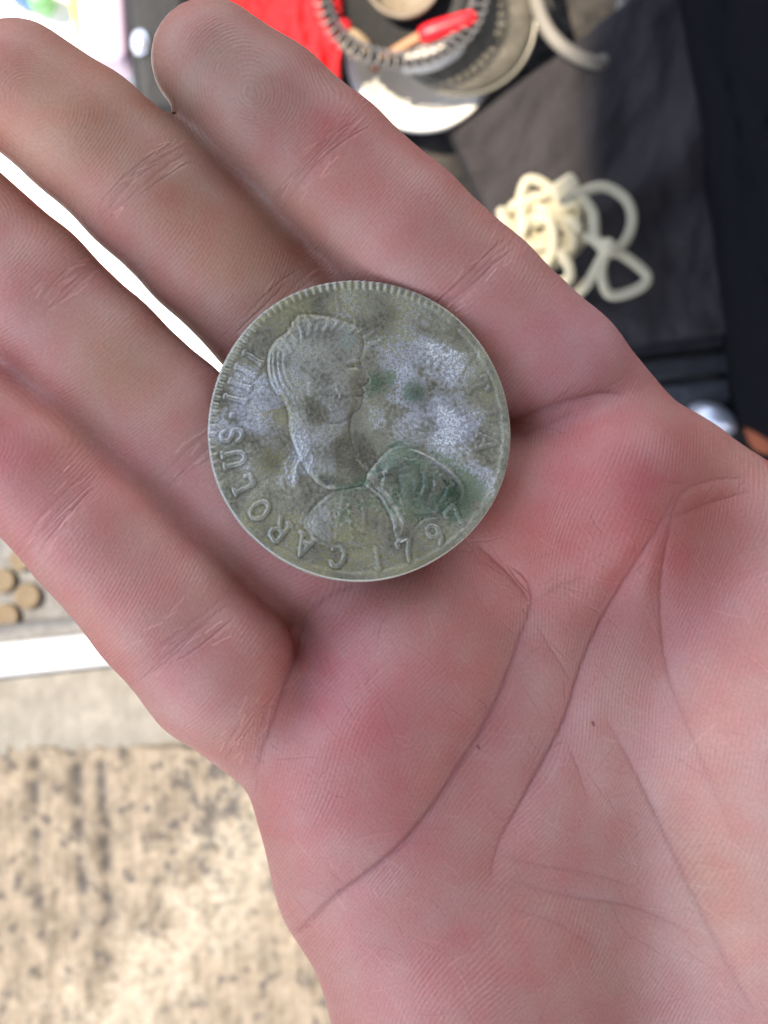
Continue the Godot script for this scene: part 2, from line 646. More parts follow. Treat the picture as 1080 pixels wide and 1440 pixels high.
func skin(lines: LineMap, pale: LineMap, skin_o: Vector2) -> StandardMaterial3D:
	var w := lines.w
	var h := lines.h
	var axes := [[Vector2(-27.61, -64.92), Vector2(22.37, -14.76), 15.0], [Vector2(-55.21, -63.31), Vector2(5.71, -3.81), 14.0], [Vector2(-63.78, -47.12), Vector2(-5.71, 6.66), 14.0], [Vector2(-61.40, -18.09), Vector2(-15.99, 26.66), 13.0]]
	# coarse colour, one texel per mm
	var cw := int(TW)
	var ch := int(TH)
	var coarse := Image.create(cw, ch, false, Image.FORMAT_RGBF)
	var nz := FastNoiseLite.new()
	nz.seed = 5
	nz.frequency = 0.045
	nz.fractal_octaves = 4
	var spots := [
		[Vector2(-22.85, -58.07), 12.0, Vector3(-0.10, -0.02, -0.035)], [Vector2(-10.47, -37.13), 10.0, Vector3(-0.05, -0.01, -0.02)], [Vector2(-11.42, -46.65), 10.0, Vector3(-0.05, -0.02, -0.02)], [Vector2(-39.98, -54.26), 12.0, Vector3(-0.05, -0.01, -0.02)], [Vector2(-27.61, -39.98), 12.0, Vector3(-0.06, -0.015, -0.02)], [Vector2(-17.14, -30.46), 9.0, Vector3(-0.04, 0.0, -0.02)], [Vector2(37.13, -7.62), 8.0, Vector3(-0.06, -0.04, -0.02)], [Vector2(-37.13, -17.14), 9.0, Vector3(-0.03, 0.01, -0.02)],
		[Vector2(17.14, 19.99), 26.0, Vector3(0.005, -0.014, -0.012)], [Vector2(-1.90, 28.56), 14.0, Vector3(0.0, -0.008, -0.006)], [Vector2(26.66, -5.71), 9.0, Vector3(0.0, -0.02, -0.015)], [Vector2(-7.62, 22.85), 8.0, Vector3(0.0, -0.04, -0.02)], [Vector2(43.79, 50.45), 14.0, Vector3(-0.01, 0.02, 0.0)], [Vector2(-36.17, 15.23), 8.0, Vector3(0.02, 0.0, -0.01)],
		[Vector2(32.37, 0.00), 17.0, Vector3(0.01, -0.038, -0.026)], [Vector2(41.89, 10.47), 12.0, Vector3(0.0, -0.03, -0.02)], [Vector2(15.23, 3.81), 9.0, Vector3(0.02, -0.03, -0.03)],
		[Vector2(-47.60, -7.62), 14.0, Vector3(0.01, -0.05, -0.03)], [Vector2(-45.69, -50.45), 12.0, Vector3(0.02, 0.01, -0.03)], [Vector2(-18.09, -53.31), 12.0, Vector3(-0.06, -0.03, -0.02)],
		[Vector2(7.62, 27.61), 14.0, Vector3(-0.03, -0.025, -0.010)], [Vector2(44.74, 26.66), 22.0, Vector3(0.025, 0.035, 0.028)], [Vector2(24.75, 24.75), 9.0, Vector3(0.03, 0.03, 0.02)],
		[Vector2(31.42, -25.70), 9.0, Vector3(-0.03, 0.0, 0.03)], [Vector2(-24.75, -37.13), 8.0, Vector3(0.0, -0.02, -0.03)], [Vector2(-5.71, -46.65), 8.0, Vector3(0.03, -0.03, -0.02)],
		[Vector2(-5.71, 34.27), 10.0, Vector3(0.02, -0.02, -0.01)], [Vector2(7.62, 58.07), 14.0, Vector3(0.0, -0.02, -0.01)], [Vector2(-25.70, 19.04), 9.0, Vector3(0.02, 0.02, 0.02)],
		[Vector2(20.94, -23.80), 10.0, Vector3(0.03, 0.0, 0.01)], [Vector2(-32.37, -20.94), 10.0, Vector3(0.0, 0.02, 0.01)], [Vector2(1.90, 43.79), 8.0, Vector3(0.03, 0.02, 0.02)],
	]
	var region := PackedByteArray()
	region.resize(cw * ch)
	var amp := Image.create(cw, ch, false, Image.FORMAT_RF)
	for j in ch:
		for i in cw:
			var p := skin_o + Vector2(i + 0.5, j + 0.5)
			var c := Vector3(0.525, 0.243, 0.192)
			for s in spots:
				var q: float = (p - s[0]).length() / s[1]
				if q < 2.5:
					c += s[2] * exp(-q * q)
			var n1 := nz.get_noise_2d(p.x, p.y)
			var n2 := nz.get_noise_2d(p.x * 3.0 + 200.0, p.y * 3.0)
			c += Vector3(0.05, 0.045, 0.032) * n1 + Vector3(0.0, 0.040, 0.028) * n2
			coarse.set_pixel(i, j, Color(c.x, c.y, c.z).linear_to_srgb())
			var best := 1e9
			var second := 1e9
			var who := 4
			for f in 4:
				var a: Vector2 = axes[f][0]
				var e: Vector2 = axes[f][1] - a
				var dd := absf((p - a).cross(e.normalized()))
				if (p - a).dot(e) > e.length_squared():
					dd += 100.0
				if dd < best:
					second = best
					best = dd
					who = f
				else:
					second = minf(second, dd)
			if best > 12.0:
				who = 4
			region[j * cw + i] = who
			var k := 0.7 + 1.1 * nz.get_noise_2d(p.x * 1.7, p.y * 1.7 + 90.0)
			if who < 4:
				k *= smoothstep(0.0, 2.5, second - best)
			amp.set_pixel(i, j, Color(clampf(k, 0.15, 1.3), 0, 0))
	coarse.resize(w, h, Image.INTERPOLATE_CUBIC)
	coarse.convert(Image.FORMAT_RGB8)
	amp.resize(w, h, Image.INTERPOLATE_BILINEAR)
	var warp := FastNoiseLite.new()
	warp.seed = 11
	warp.frequency = 0.016
	warp.fractal_octaves = 2
	var bend := Image.create(cw, ch, false, Image.FORMAT_RF)
	for j in ch:
		for i in cw:
			bend.set_pixel(i, j, Color(8.0 * warp.get_noise_2d(i, j), 0, 0))
	bend.resize(w, h, Image.INTERPOLATE_CUBIC)
	var fine := FastNoiseLite.new()
	fine.seed = 23
	fine.frequency = 0.13
	fine.fractal_octaves = 3
	var fine_img := fine.get_image(512, 512, false, false, true)
	var fine_d := fine_img.get_data()
	var amp_d := amp.get_data().to_float32_array()
	var bend_d := bend.get_data().to_float32_array()
	var col := coarse.get_data()
	var hm := PackedFloat32Array()
	hm.resize(w * h)
	var ax := []
	for f in 4:
		var a: Vector2 = axes[f][0]
		var e: Vector2 = (axes[f][1] - a).normalized()
		ax.append([a, e, axes[f][2]])
	var rows := func(j: int) -> void:
		for i in w:
			var k := j * w + i
			var p := skin_o + Vector2(i, j) / TS
			var f := region[mini(int(j / TS), ch - 1) * cw + mini(int(i / TS), cw - 1)]
			var ph: float
			if f < 4:
				var q: Vector2 = p - ax[f][0]
				var e: Vector2 = ax[f][1]
				var t: float = q.dot(e) - ax[f][2]
				var s := q.cross(e)
				var ring := sqrt(s * s * 1.25 + t * t * 0.9 + 1.2)
				ph = lerpf(ring, t + s * s * 0.022, smoothstep(3.0, 11.0, t)) + bend_d[k] * 0.6
			else:
				ph = p.x * 0.86 + p.y * 0.42 + bend_d[k]
			var r := sin(ph * TAU / 0.52) * amp_d[k]
			var g := fine_d[(j % 512) * 512 + i % 512] / 255.0 - 0.5
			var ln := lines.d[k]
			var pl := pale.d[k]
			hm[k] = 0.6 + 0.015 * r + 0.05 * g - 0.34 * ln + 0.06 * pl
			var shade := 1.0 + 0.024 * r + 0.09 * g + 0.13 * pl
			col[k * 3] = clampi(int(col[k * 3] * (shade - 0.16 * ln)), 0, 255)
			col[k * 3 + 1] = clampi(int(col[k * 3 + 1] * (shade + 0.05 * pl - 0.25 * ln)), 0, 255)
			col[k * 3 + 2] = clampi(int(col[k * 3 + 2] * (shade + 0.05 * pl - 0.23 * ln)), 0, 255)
	for j in h:
		rows.call(j)
	var m := mat(Color.WHITE, 0.45)
	m.albedo_texture = ImageTexture.create_from_image(Image.create_from_data(w, h, false, Image.FORMAT_RGB8, col))
	m.heightmap_enabled = true
	m.heightmap_texture = ImageTexture.create_from_image(Image.create_from_data(w, h, false, Image.FORMAT_RF, hm.to_byte_array()))
	m.heightmap_scale = 0.1
	m.metallic_specular = 0.42
	m.subsurf_scatter_enabled = true
	m.subsurf_scatter_strength = 0.12
	return m


func build_hand() -> void:
	var skin_o := Vector2(-TW / 2.0, -TH / 2.0)
	var lines := LineMap.new(int(TW * TS), int(TH * TS), TS, skin_o)
	var pale := LineMap.new(int(TW * TS), int(TH * TS), TS, skin_o)
	var deep := LineMap.new(int(TW * 3), int(TH * 3), 3.0, skin_o)
	for l in palm_lines():
		var c := curve2(l[0], 10, 0.06)
		lines.line(c, l[1] * 0.7, l[2] * 0.75, 1.0, 0.8)
		deep.line(curve2(l[0], 6), l[1] * 5.0, l[2] * 1.5, 0.8, 0.62)
		# a few short branches and doubled strands beside each line
		for k in int(9 * l[2]):
			var at: int = rng.randi_range(2, c.size() - 4)
			var dir := (c[at + 2] - c[at]).normalized()
			var p := c[at] + dir.orthogonal() * rng.randf_range(-0.5, 0.5)
			var q := p + dir.rotated(rng.randf_range(-0.7, 0.7)) * rng.randf_range(1.5, 5.0)
			lines.line(curve2([p, (p + q) / 2.0 + dir.orthogonal() * rng.randf_range(-0.3, 0.3), q], 6, 0.03), rng.randf_range(0.11, 0.2), l[2] * rng.randf_range(0.2, 0.5), 1.0)
	for l in joint_lines():
		var a: Vector2 = l[0]
		var b: Vector2 = l[1]
		var along := (b - a).orthogonal().normalized()
		deep.line(curve2([a, (a + b) / 2.0, b], 5), 1.8, l[4] * 0.5, 1.0)
		for k in 2:
			var sh := along * (k - 0.5) * rng.randf_range(0.9, 1.5)
			var mid := (a + b) / 2.0 + sh + along * rng.randf_range(-0.6, 0.6)
			lines.line(curve2([a.lerp(b, 0.08) + sh, a.lerp(mid, 0.5) + sh * 0.3, mid, b.lerp(mid, 0.5) + sh * 0.3, b.lerp(a, 0.04) + sh], 6, 0.07), 0.24, l[4] * 0.42, 1.0)
		for k in l[3]:
			var off := along * rng.randf_range(-l[2], l[2])
			var s0 := rng.randf_range(0.05, 0.4)
			var s1 := rng.randf_range(0.6, 0.95)
			var p := a.lerp(b, s0) + off
			var q := a.lerp(b, s1) + off + along * rng.randf_range(-0.8, 0.8)
			lines.line(curve2([p, (p + q) / 2.0 + along * rng.randf_range(-0.5, 0.5), q], 8, 0.05), 0.14, l[4] * rng.randf_range(0.4, 0.9), 1.0)
		for k in 14:
			var p := a.lerp(b, rng.randf_range(0.15, 0.85)) + along * rng.randf_range(-l[2], l[2]) * 1.5
			pale.line(PackedVector2Array([p, p + (b - a).normalized().rotated(rng.randf_range(-0.3, 0.3)) * rng.randf_range(0.8, 2.6)]), 0.12, rng.randf_range(0.3, 1.0), 0.0)
	# faint scratches and creases all over the palm
	for k in 420:
		var p := Vector2(rng.randf_range(-20, 54), rng.randf_range(0, 72))
		var d := Vector2.from_angle(rng.randf_range(0.2, 1.3) if rng.randf() < 0.6 else rng.randf_range(-1.2, 0.2)) * rng.randf_range(2.0, 8.0)
		var c := curve2([p, p + d * 0.5 + d.orthogonal() * rng.randf_range(-0.08, 0.08), p + d], 5)
		if rng.randf() < 0.55:
			lines.line(c, 0.13, rng.randf_range(0.04, 0.16), 1.0)
		else:
			pale.line(c, 0.13, rng.randf_range(0.1, 0.4), 1.0)
	for spot in [Vector2(28.75, 28.94), Vector2(12.85, 31.99)]:
		lines.line(PackedVector2Array([spot, spot + Vector2(0.15, 0.3)]), 0.16, 1.0)
	var person := thing("person", "open right hand, palm up and fingers spread to the upper left, holding out a coin", "hand", Vector3(0, HAND_Y, 0))
	part("hand", hand_mesh(deep, skin_o), skin(lines, pale, skin_o), person)
	# the sleeve begins beyond the lower right corner
	var cloth := rough_mat([[0.3, Color(0.05, 0.055, 0.07)], [0.7, Color(0.08, 0.085, 0.10)]], 0.05, 20.0, 0.05, 0.95, 31)
	var pts := PackedVector3Array()
	var rad := PackedFloat32Array()
	for i in 24:
		var t := i / 23.0
		pts.append(Vector3(0.082, -0.033, 0.135).lerp(Vector3(0.26, -0.07, 0.44), t))
		rad.append(0.034 + 0.02 * t + 0.0018 * sin(i * 2.1))
	part("sleeve", tube(pts, 0.04, 36, false, rad), cloth, person)


# ------------------------------------------------------------------ the coin
const GLYPHS := {
	"C": [[[0.9, 0.82], [0.7, 0.98], [0.4, 0.98], [0.12, 0.75], [0.08, 0.5], [0.12, 0.25], [0.4, 0.02], [0.7, 0.02], [0.9, 0.18]]],
	"A": [[[0.0, 0.0], [0.5, 1.0], [1.0, 0.0]], [[0.2, 0.38], [0.8, 0.38]], [[-0.12, 0.0], [0.18, 0.0]], [[0.82, 0.0], [1.12, 0.0]]],
	"R": [[[0.15, 0.0], [0.15, 1.0], [0.6, 1.0], [0.85, 0.88], [0.85, 0.65], [0.6, 0.5], [0.15, 0.5]], [[0.5, 0.5], [0.95, 0.0]], [[0.0, 0.0], [0.32, 0.0]]],
	"O": [[[0.5, 1.0], [0.15, 0.85], [0.02, 0.5], [0.15, 0.15], [0.5, 0.0], [0.85, 0.15], [0.98, 0.5], [0.85, 0.85], [0.5, 1.0]]],
	"L": [[[0.2, 1.0], [0.2, 0.0], [0.9, 0.0], [0.95, 0.22]], [[0.02, 1.0], [0.4, 1.0]]],
	"U": [[[0.1, 1.0], [0.1, 0.3], [0.28, 0.05], [0.5, 0.0], [0.72, 0.05], [0.9, 0.3], [0.9, 1.0]], [[-0.05, 1.0], [0.27, 1.0]], [[0.75, 1.0], [1.05, 1.0]]],
	"S": [[[0.85, 0.8], [0.65, 0.98], [0.3, 0.98], [0.12, 0.78], [0.25, 0.58], [0.75, 0.42], [0.9, 0.22], [0.7, 0.02], [0.3, 0.02], [0.1, 0.2]]],
	"I": [[[0.5, 0.0], [0.5, 1.0]], [[0.3, 0.0], [0.7, 0.0]], [[0.3, 1.0], [0.7, 1.0]]],
	"D": [[[0.15, 0.0], [0.15, 1.0], [0.5, 1.0], [0.85, 0.8], [0.95, 0.5], [0.85, 0.2], [0.5, 0.0], [0.15, 0.0]]],
	"E": [[[0.9, 1.0], [0.15, 1.0], [0.15, 0.0], [0.9, 0.0]], [[0.15, 0.52], [0.7, 0.52]]],
	"G": [[[0.9, 0.82], [0.7, 0.98], [0.4, 0.98], [0.12, 0.75], [0.08, 0.5], [0.12, 0.25], [0.4, 0.02], [0.7, 0.02], [0.9, 0.15], [0.9, 0.45], [0.6, 0.45]]],
	"T": [[[0.5, 0.0], [0.5, 1.0]], [[0.02, 0.82], [0.05, 1.0], [0.95, 1.0], [0.98, 0.82]], [[0.3, 0.0], [0.7, 0.0]]],
	"1": [[[0.5, 0.0], [0.5, 1.0], [0.3, 0.85]], [[0.3, 0.0], [0.7, 0.0]]],
	"7": [[[0.05, 0.8], [0.08, 1.0], [0.92, 1.0], [0.55, 0.4], [0.42, 0.0]]],
	"9": [[[0.85, 0.68], [0.7, 0.46], [0.4, 0.44], [0.15, 0.62], [0.18, 0.86], [0.5, 1.0], [0.8, 0.88], [0.88, 0.6], [0.75, 0.2], [0.4, 0.0]]],
	".": [[[0.48, 0.5], [0.52, 0.5]]],
}
const CR := 20.1
const CT := 2.1
const CS := 15.0


func letter(m: LineMap, ch: String, deg: float, radius: float, outward: bool, strength: float) -> void:
	var wd := 1.0 if ch == "I" or ch == "1" or ch == "." else 1.9
	var ht := 2.75
	var a := deg_to_rad(deg)
	var outv := Vector2(cos(a), sin(a))
	var upv := outv if outward else -outv
	var right := Vector2(-upv.y, upv.x)
	var c := outv * radius
	for st in GLYPHS[ch]:
		var pts := []
		for q in st:
			pts.append(c + right * (q[0] - 0.5) * wd + upv * (q[1] - 0.5) * ht)
		var line := curve2(pts, 4) if st.size() > 4 else PackedVector2Array(pts)
		m.line(line, 0.26 if ch != "." else 0.38, strength * rng.randf_range(0.85, 1.15), 0.0, 1.5)


func round_poly(poly: PackedVector2Array) -> PackedVector2Array:
	var out := PackedVector2Array()
	var n := poly.size()
	for i in n:
		for k in 4:
			out.append(poly[i].cubic_interpolate(poly[(i + 1) % n], poly[(i - 1 + n) % n], poly[(i + 2) % n], k / 4.0))
	return out


func dome(m: LineMap, corners: PackedVector2Array, soft: float, height: float, worn := 0.75) -> void:
	var poly := round_poly(corners)
	var lo := poly[0]
	var hi := poly[0]
	for p in poly:
		lo = lo.min(p)
		hi = hi.max(p)
	for y in range(int((lo.y - m.o.y) * m.s), int((hi.y - m.o.y) * m.s) + 1):
		for x in range(int((lo.x - m.o.x) * m.s), int((hi.x - m.o.x) * m.s) + 1):
			var p := m.o + Vector2(x, y) / m.s
			if not Geometry2D.is_point_in_polygon(p, poly):
				continue
			var dd := 1e9
			for i in poly.size():
				dd = minf(dd, Geometry2D.get_closest_point_to_segment(p, poly[i], poly[(i + 1) % poly.size()]).distance_squared_to(p))
			var k := clampf(sqrt(dd) / soft, 0.0, 1.0)
			k = lerpf(sqrt(k * (2.0 - k)), k * k * (3.0 - 2.0 * k), worn)
			m.d[y * m.w + x] += height * k


func coin_maps() -> Array:
	var side := int(2.0 * (CR + 0.3) * CS)
	var o := Vector2.ONE * -(CR + 0.3)
	var relief := LineMap.new(side, side, CS, o)
	var strokes := LineMap.new(side, side, CS, o)
	var cuts := LineMap.new(side, side, CS, o)
	# legend and date
	for l in [["C", 100, 1.0], ["A", 115.5, 1.0], ["R", 128.5, 1.0], ["O", 141, 1.1], ["L", 154.5, 1.1], ["U", 166.5, 1.1], ["S", 177, 1.1], [".", 186, 1.0], ["I", 193.5, 1.0], ["I", 200.3, 1.0], ["I", 207, 1.0], ["I", 213.7, 0.9], [".", 222, 0.4],
			["D", 238, 0.22], ["E", 250, 0.3], ["I", 260, 0.35], [".", 268, 0.25], ["G", 300, 0.25], ["R", 313, 0.3], ["A", 326, 0.35], ["T", 339, 0.6], ["I", 352, 0.5], ["A", 5, 0.75], [".", 20, 0.5]]:
		letter(strokes, l[0], l[1], 17.0, true, 0.145 * l[2])
	for l in [["1", 82.5, 0.9], ["7", 69, 1.0], ["9", 54.5, 1.1], ["7", 42, 0.9]]:
		letter(strokes, l[0], l[1], 17.2, false, 0.145 * l[2])
	# the bust
	var head := PackedVector2Array([Vector2(-9.60, -12.89), Vector2(-8.07, -15.14), Vector2(-5.26, -15.14), Vector2(-2.25, -14.58), Vector2(-0.12, -13.53), Vector2(0.48, -11.69), Vector2(0.28, -10.16), Vector2(-0.04, -9.28), Vector2(0.52, -7.91), Vector2(1.20, -6.47), Vector2(0.36, -6.06), Vector2(0.20, -5.50), Vector2(0.56, -5.02), Vector2(0.20, -4.54), Vector2(0.40, -3.98), Vector2(-0.04, -2.85), Vector2(-1.00, -2.13), Vector2(-1.41, -0.04), Vector2(-0.76, 2.85), Vector2(0.84, 5.42), Vector2(0.36, 7.19), Vector2(-2.05, 7.83), Vector2(-4.46, 7.83), Vector2(-6.47, 6.31), Vector2(-8.07, 3.65), Vector2(-9.28, 0.44), Vector2(-9.68, -2.77), Vector2(-11.69, -5.98), Vector2(-12.17, -9.20), Vector2(-11.29, -11.53)])
	dome(relief, head, 3.0, 0.42, 0.35)
	var neck := PackedVector2Array([Vector2(-3.41, 1.73), Vector2(-1.73, 0.28), Vector2(1.16, -0.04), Vector2(4.06, 0.28), Vector2(4.46, 2.05), Vector2(1.57, 3.65), Vector2(1.00, 5.82), Vector2(-1.89, 6.31), Vector2(-3.49, 4.62)])
	dome(relief, neck, 2.6, 0.06, 1.0)
	var chest := PackedVector2Array([Vector2(-7.51, 12.33), Vector2(-5.66, 9.92), Vector2(-3.17, 8.15), Vector2(0.16, 7.59), Vector2(2.45, 9.12), Vector2(3.98, 11.69), Vector2(4.86, 14.58), Vector2(2.77, 14.98), Vector2(-0.44, 15.46), Vector2(-3.82, 15.54), Vector2(-6.06, 14.66)])
	dome(relief, chest, 2.6, 0.36)
	var mantle := PackedVector2Array([Vector2(1.16, 5.66), Vector2(4.38, 2.29), Vector2(6.99, 2.53), Vector2(10.20, 4.06), Vector2(12.61, 6.06), Vector2(13.78, 7.99), Vector2(13.21, 10.32), Vector2(11.61, 11.37), Vector2(8.47, 11.77), Vector2(7.03, 13.45), Vector2(6.39, 14.58), Vector2(4.86, 14.82), Vector2(4.06, 11.77), Vector2(2.61, 8.96), Vector2(0.56, 7.19)])
	dome(relief, mantle, 2.4, 0.50, 0.6)
	for outline in [[head, 0.09], [chest, 0.05], [mantle, 0.07]]:
		var edge := round_poly(outline[0])
		edge.append(edge[0])
		cuts.line(edge, 0.22, outline[1], 0.0)
	for b in [[Vector2(-6.06, 6.06), Vector2(-4.46, 5.82), Vector2(-3.01, 6.95), Vector2(-3.65, 7.83), Vector2(-5.26, 7.51)], [Vector2(-10.56, 6.31), Vector2(-9.68, 6.22), Vector2(-9.60, 7.83), Vector2(-10.24, 7.67)], [Vector2(-8.55, 4.62), Vector2(-7.27, 3.65), Vector2(-7.19, 6.06), Vector2(-8.07, 7.75), Vector2(-9.04, 7.35)]]:
		dome(relief, PackedVector2Array(b), 0.5, 0.15)
	var nth := 0
	for s in [
		[[Vector2(-11.85, -10.80), Vector2(-12.01, -8.39), Vector2(-11.61, -5.98), Vector2(-9.92, -3.01)], 0.16], [[Vector2(-11.29, -10.56), Vector2(-11.37, -8.39), Vector2(-10.96, -6.14), Vector2(-9.52, -3.65)], 0.14], [[Vector2(-10.64, -10.32), Vector2(-10.72, -8.39), Vector2(-10.32, -6.47), Vector2(-9.28, -4.70)], 0.12], [[Vector2(-10.00, -10.00), Vector2(-10.04, -8.39), Vector2(-9.68, -6.79), Vector2(-8.96, -5.50)], 0.1],
		[[Vector2(-9.44, -14.42), Vector2(-9.28, -12.97), Vector2(-9.60, -12.41)], 0.14], [[Vector2(-8.88, -14.90), Vector2(-8.71, -13.45)], 0.14], [[Vector2(-8.15, -15.30), Vector2(-7.91, -13.86)], 0.14], [[Vector2(-7.27, -15.78), Vector2(-7.11, -14.42)], 0.13], [[Vector2(-6.55, -15.94), Vector2(-6.22, -14.58)], 0.12], [[Vector2(-5.42, -15.06), Vector2(-3.65, -14.98), Vector2(-1.65, -14.42), Vector2(-0.20, -13.53)], 0.12],
		[[Vector2(6.79, 2.53), Vector2(9.20, 3.49), Vector2(11.85, 5.42), Vector2(13.45, 7.51), Vector2(13.45, 9.68)], 0.24], [[Vector2(4.62, 2.21), Vector2(6.39, 2.05), Vector2(7.59, 2.69)], 0.18],
		[[Vector2(1.00, 6.55), Vector2(3.57, 5.66), Vector2(6.79, 5.10)], 0.14], [[Vector2(1.57, 7.03), Vector2(4.38, 6.55), Vector2(6.79, 6.06)], 0.12], [[Vector2(2.61, 6.06), Vector2(4.78, 4.86), Vector2(6.79, 4.14)], 0.12],
		[[Vector2(1.00, 7.67), Vector2(2.93, 9.20), Vector2(4.38, 12.09), Vector2(4.94, 14.74)], 0.18], [[Vector2(1.81, 7.27), Vector2(3.98, 8.88), Vector2(5.18, 11.29), Vector2(6.39, 13.29)], 0.14], [[Vector2(4.86, 14.82), Vector2(6.39, 14.58), Vector2(7.27, 13.13), Vector2(9.60, 11.93), Vector2(11.77, 11.37)], 0.14],
		[[Vector2(-3.17, 6.95), Vector2(-5.26, 8.63), Vector2(-6.87, 10.48), Vector2(-7.67, 12.41)], 0.18], [[Vector2(-2.45, 7.11), Vector2(-4.46, 9.28), Vector2(-5.42, 10.08)], 0.12], [[Vector2(-3.98, 9.52), Vector2(-4.06, 12.49), Vector2(-3.98, 15.46)], 0.12], [[Vector2(-6.06, 14.66), Vector2(-3.82, 15.46), Vector2(-0.44, 15.30), Vector2(2.77, 14.90), Vector2(4.78, 14.66)], 0.13],
		[[Vector2(1.41, 1.00), Vector2(1.49, 0.12), Vector2(2.61, -0.20), Vector2(3.49, 0.44)], 0.15], [[Vector2(-1.24, 14.30), Vector2(-1.16, 15.46)], 0.12], [[Vector2(0.84, 14.10), Vector2(1.00, 15.14)], 0.1],
		[[Vector2(-10.80, 2.05), Vector2(-10.00, 1.24), Vector2(-9.28, 2.29), Vector2(-9.92, 3.65)], 0.12], [[Vector2(-9.28, 7.67), Vector2(-8.88, 9.68), Vector2(-7.83, 10.48)], 0.12], [[Vector2(-8.23, 7.27), Vector2(-7.67, 8.88), Vector2(-7.03, 9.68)], 0.12], [[Vector2(-7.51, 4.06), Vector2(-7.03, 5.66), Vector2(-7.43, 7.27)], 0.1],
	]:
		nth += 1
		if nth <= 10:
			strokes.line(curve2(s[0], 6), 0.16, s[1] * 0.7, 0.6, 1.0)
		else:
			strokes.line(curve2(s[0], 6), 0.36, s[1] * 0.5, 0.6, 1.0)
	# locks of hair over the head and down the neck, the leaves of the wreath
	for k in 13:
		var a := -2.75 + k * 0.16
		var p := Vector2(-3.4, -6.6) + Vector2(cos(a), sin(a)) * 6.6
		var q := Vector2(-3.4, -6.6) + Vector2(cos(a + 0.12), sin(a + 0.12)) * 8.6
		strokes.line(curve2([p, (p + q) / 2.0 + Vector2(0.25, rng.randf_range(-0.2, 0.3)), q + Vector2(rng.randf_range(-0.4, 0.4), rng.randf_range(-0.4, 0.2))], 4), 0.22, rng.randf_range(0.04, 0.13), 0.8)
	for k in 16:
		var x0 := -8.6 + 0.42 * k + rng.randf_range(-0.2, 0.2)
		var y0 := -4.5 + rng.randf_range(-2.5, 2.0)
		var p := Vector2(x0, y0)
		strokes.line(curve2([p, p + Vector2(-0.3, 1.0), p + Vector2(0.25, 2.0), p + Vector2(-0.1, 3.0)], 5), 0.15, rng.randf_range(0.03, 0.07), 0.9)
	for k in 9:
		var p := Vector2(-9.6 + 0.42 * k, 1.2 + rng.randf_range(-0.6, 1.4))
		strokes.line(curve2([p, p + Vector2(0.5, 1.5), p + Vector2(-0.1, 3.0), p + Vector2(0.4, 4.6)], 5), 0.2, rng.randf_range(0.04, 0.10), 0.8)
	for f in [[0.0, 0.2, 3.6, 0.10], [2.3, 0.9, 5.4, 0.13], [5.2, 0.6, 4.6, 0.16], [6.6, 1.0, 4.2, 0.15], [8.3, 1.4, 4.0, 0.2], [9.6, 2.0, 3.2, 0.12]]:
		var p := Vector2(2.4 + f[0], 4.2 + f[1])
		cuts.line(curve2([p, p + Vector2(0.5, f[2] * 0.35), p + Vector2(0.35, f[2] * 0.7), p + Vector2(-0.5, f[2])], 5), rng.randf_range(0.25, 0.5), f[3], 0.9)
	for f in [[-0.2, 8.4, 0.9, 5.4], [1.2, 8.6, 2.4, 5.6], [-2.2, 8.9, -1.6, 5.2], [2.6, 9.4, 3.4, 4.2]]:
		var p := Vector2(f[0], f[1])
		strokes.line(curve2([p, p + Vector2(f[2], f[3]) * 0.5 + Vector2(0.25, 0.0), p + Vector2(f[2] * 0.6, f[3])], 6), 0.3, 0.08, 0.9)
	for f in 5:
		strokes.line(PackedVector2Array([Vector2(-1.5 + 0.12 * f, 10.0 + f * 1.05), Vector2(-1.48 + 0.12 * f, 10.05 + f * 1.05)]), 0.24, 0.1)
	for k in 16:
		var y := 800.0 + k * 7.0
		strokes.line(PackedVector2Array([Vector2(385 - k * 0.8 - 531, y - 549) / 24.9, Vector2(424 - 531, y + 3 - 549) / 24.9]), 0.08, 0.06)
	for s in [[Vector2(8.71, 6.87), Vector2(9.60, 10.08)], [Vector2(9.84, 6.71), Vector2(10.80, 10.08)], [Vector2(11.04, 6.95), Vector2(11.93, 9.92)], [Vector2(12.25, 7.43), Vector2(12.73, 9.52)], [Vector2(6.79, 7.27), Vector2(7.27, 10.08)]]:
		cuts.line(PackedVector2Array(s), 0.34, 0.26, 0.8)
	for s in [[Vector2(-5.26, -4.54), Vector2(-2.85, -4.38)], [Vector2(-2.77, -2.53), Vector2(-2.05, -2.77)], [Vector2(-0.24, 13.69), Vector2(0.68, 13.78)], [Vector2(10.80, 11.12), Vector2(7.43, 11.37)]]:
		cuts.line(PackedVector2Array(s), 0.3, 0.12, 0.3)
	# brow and eye, mouth, jaw, ear and cheek
	dome(relief, PackedVector2Array([Vector2(-3.65, -7.11), Vector2(-1.81, -7.35), Vector2(-1.08, -5.58), Vector2(-1.89, -3.73), Vector2(-3.65, -3.49), Vector2(-4.70, -5.18)]), 2.6, 0.10, 1.0)
	dome(relief, PackedVector2Array([Vector2(-7.03, -6.14), Vector2(-6.31, -6.39), Vector2(-5.82, -5.34), Vector2(-6.31, -4.14), Vector2(-7.03, -4.38)]), 0.8, 0.12)
	for f in [[[Vector2(-1.49, -8.15), Vector2(-0.76, -8.39), Vector2(-0.20, -8.23)], 0.2, 0.16], [[Vector2(-0.68, -4.38), Vector2(-0.04, -4.54), Vector2(0.60, -4.50)], 0.18, 0.16], [[Vector2(-0.12, -5.90), Vector2(0.36, -5.98)], 0.18, 0.12], [[Vector2(-1.00, -2.05), Vector2(-2.45, -1.00), Vector2(-4.06, -0.76), Vector2(-5.42, -1.73)], 0.3, 0.10]]:
		cuts.line(curve2(f[0], 6), f[1], f[2], 0.7)
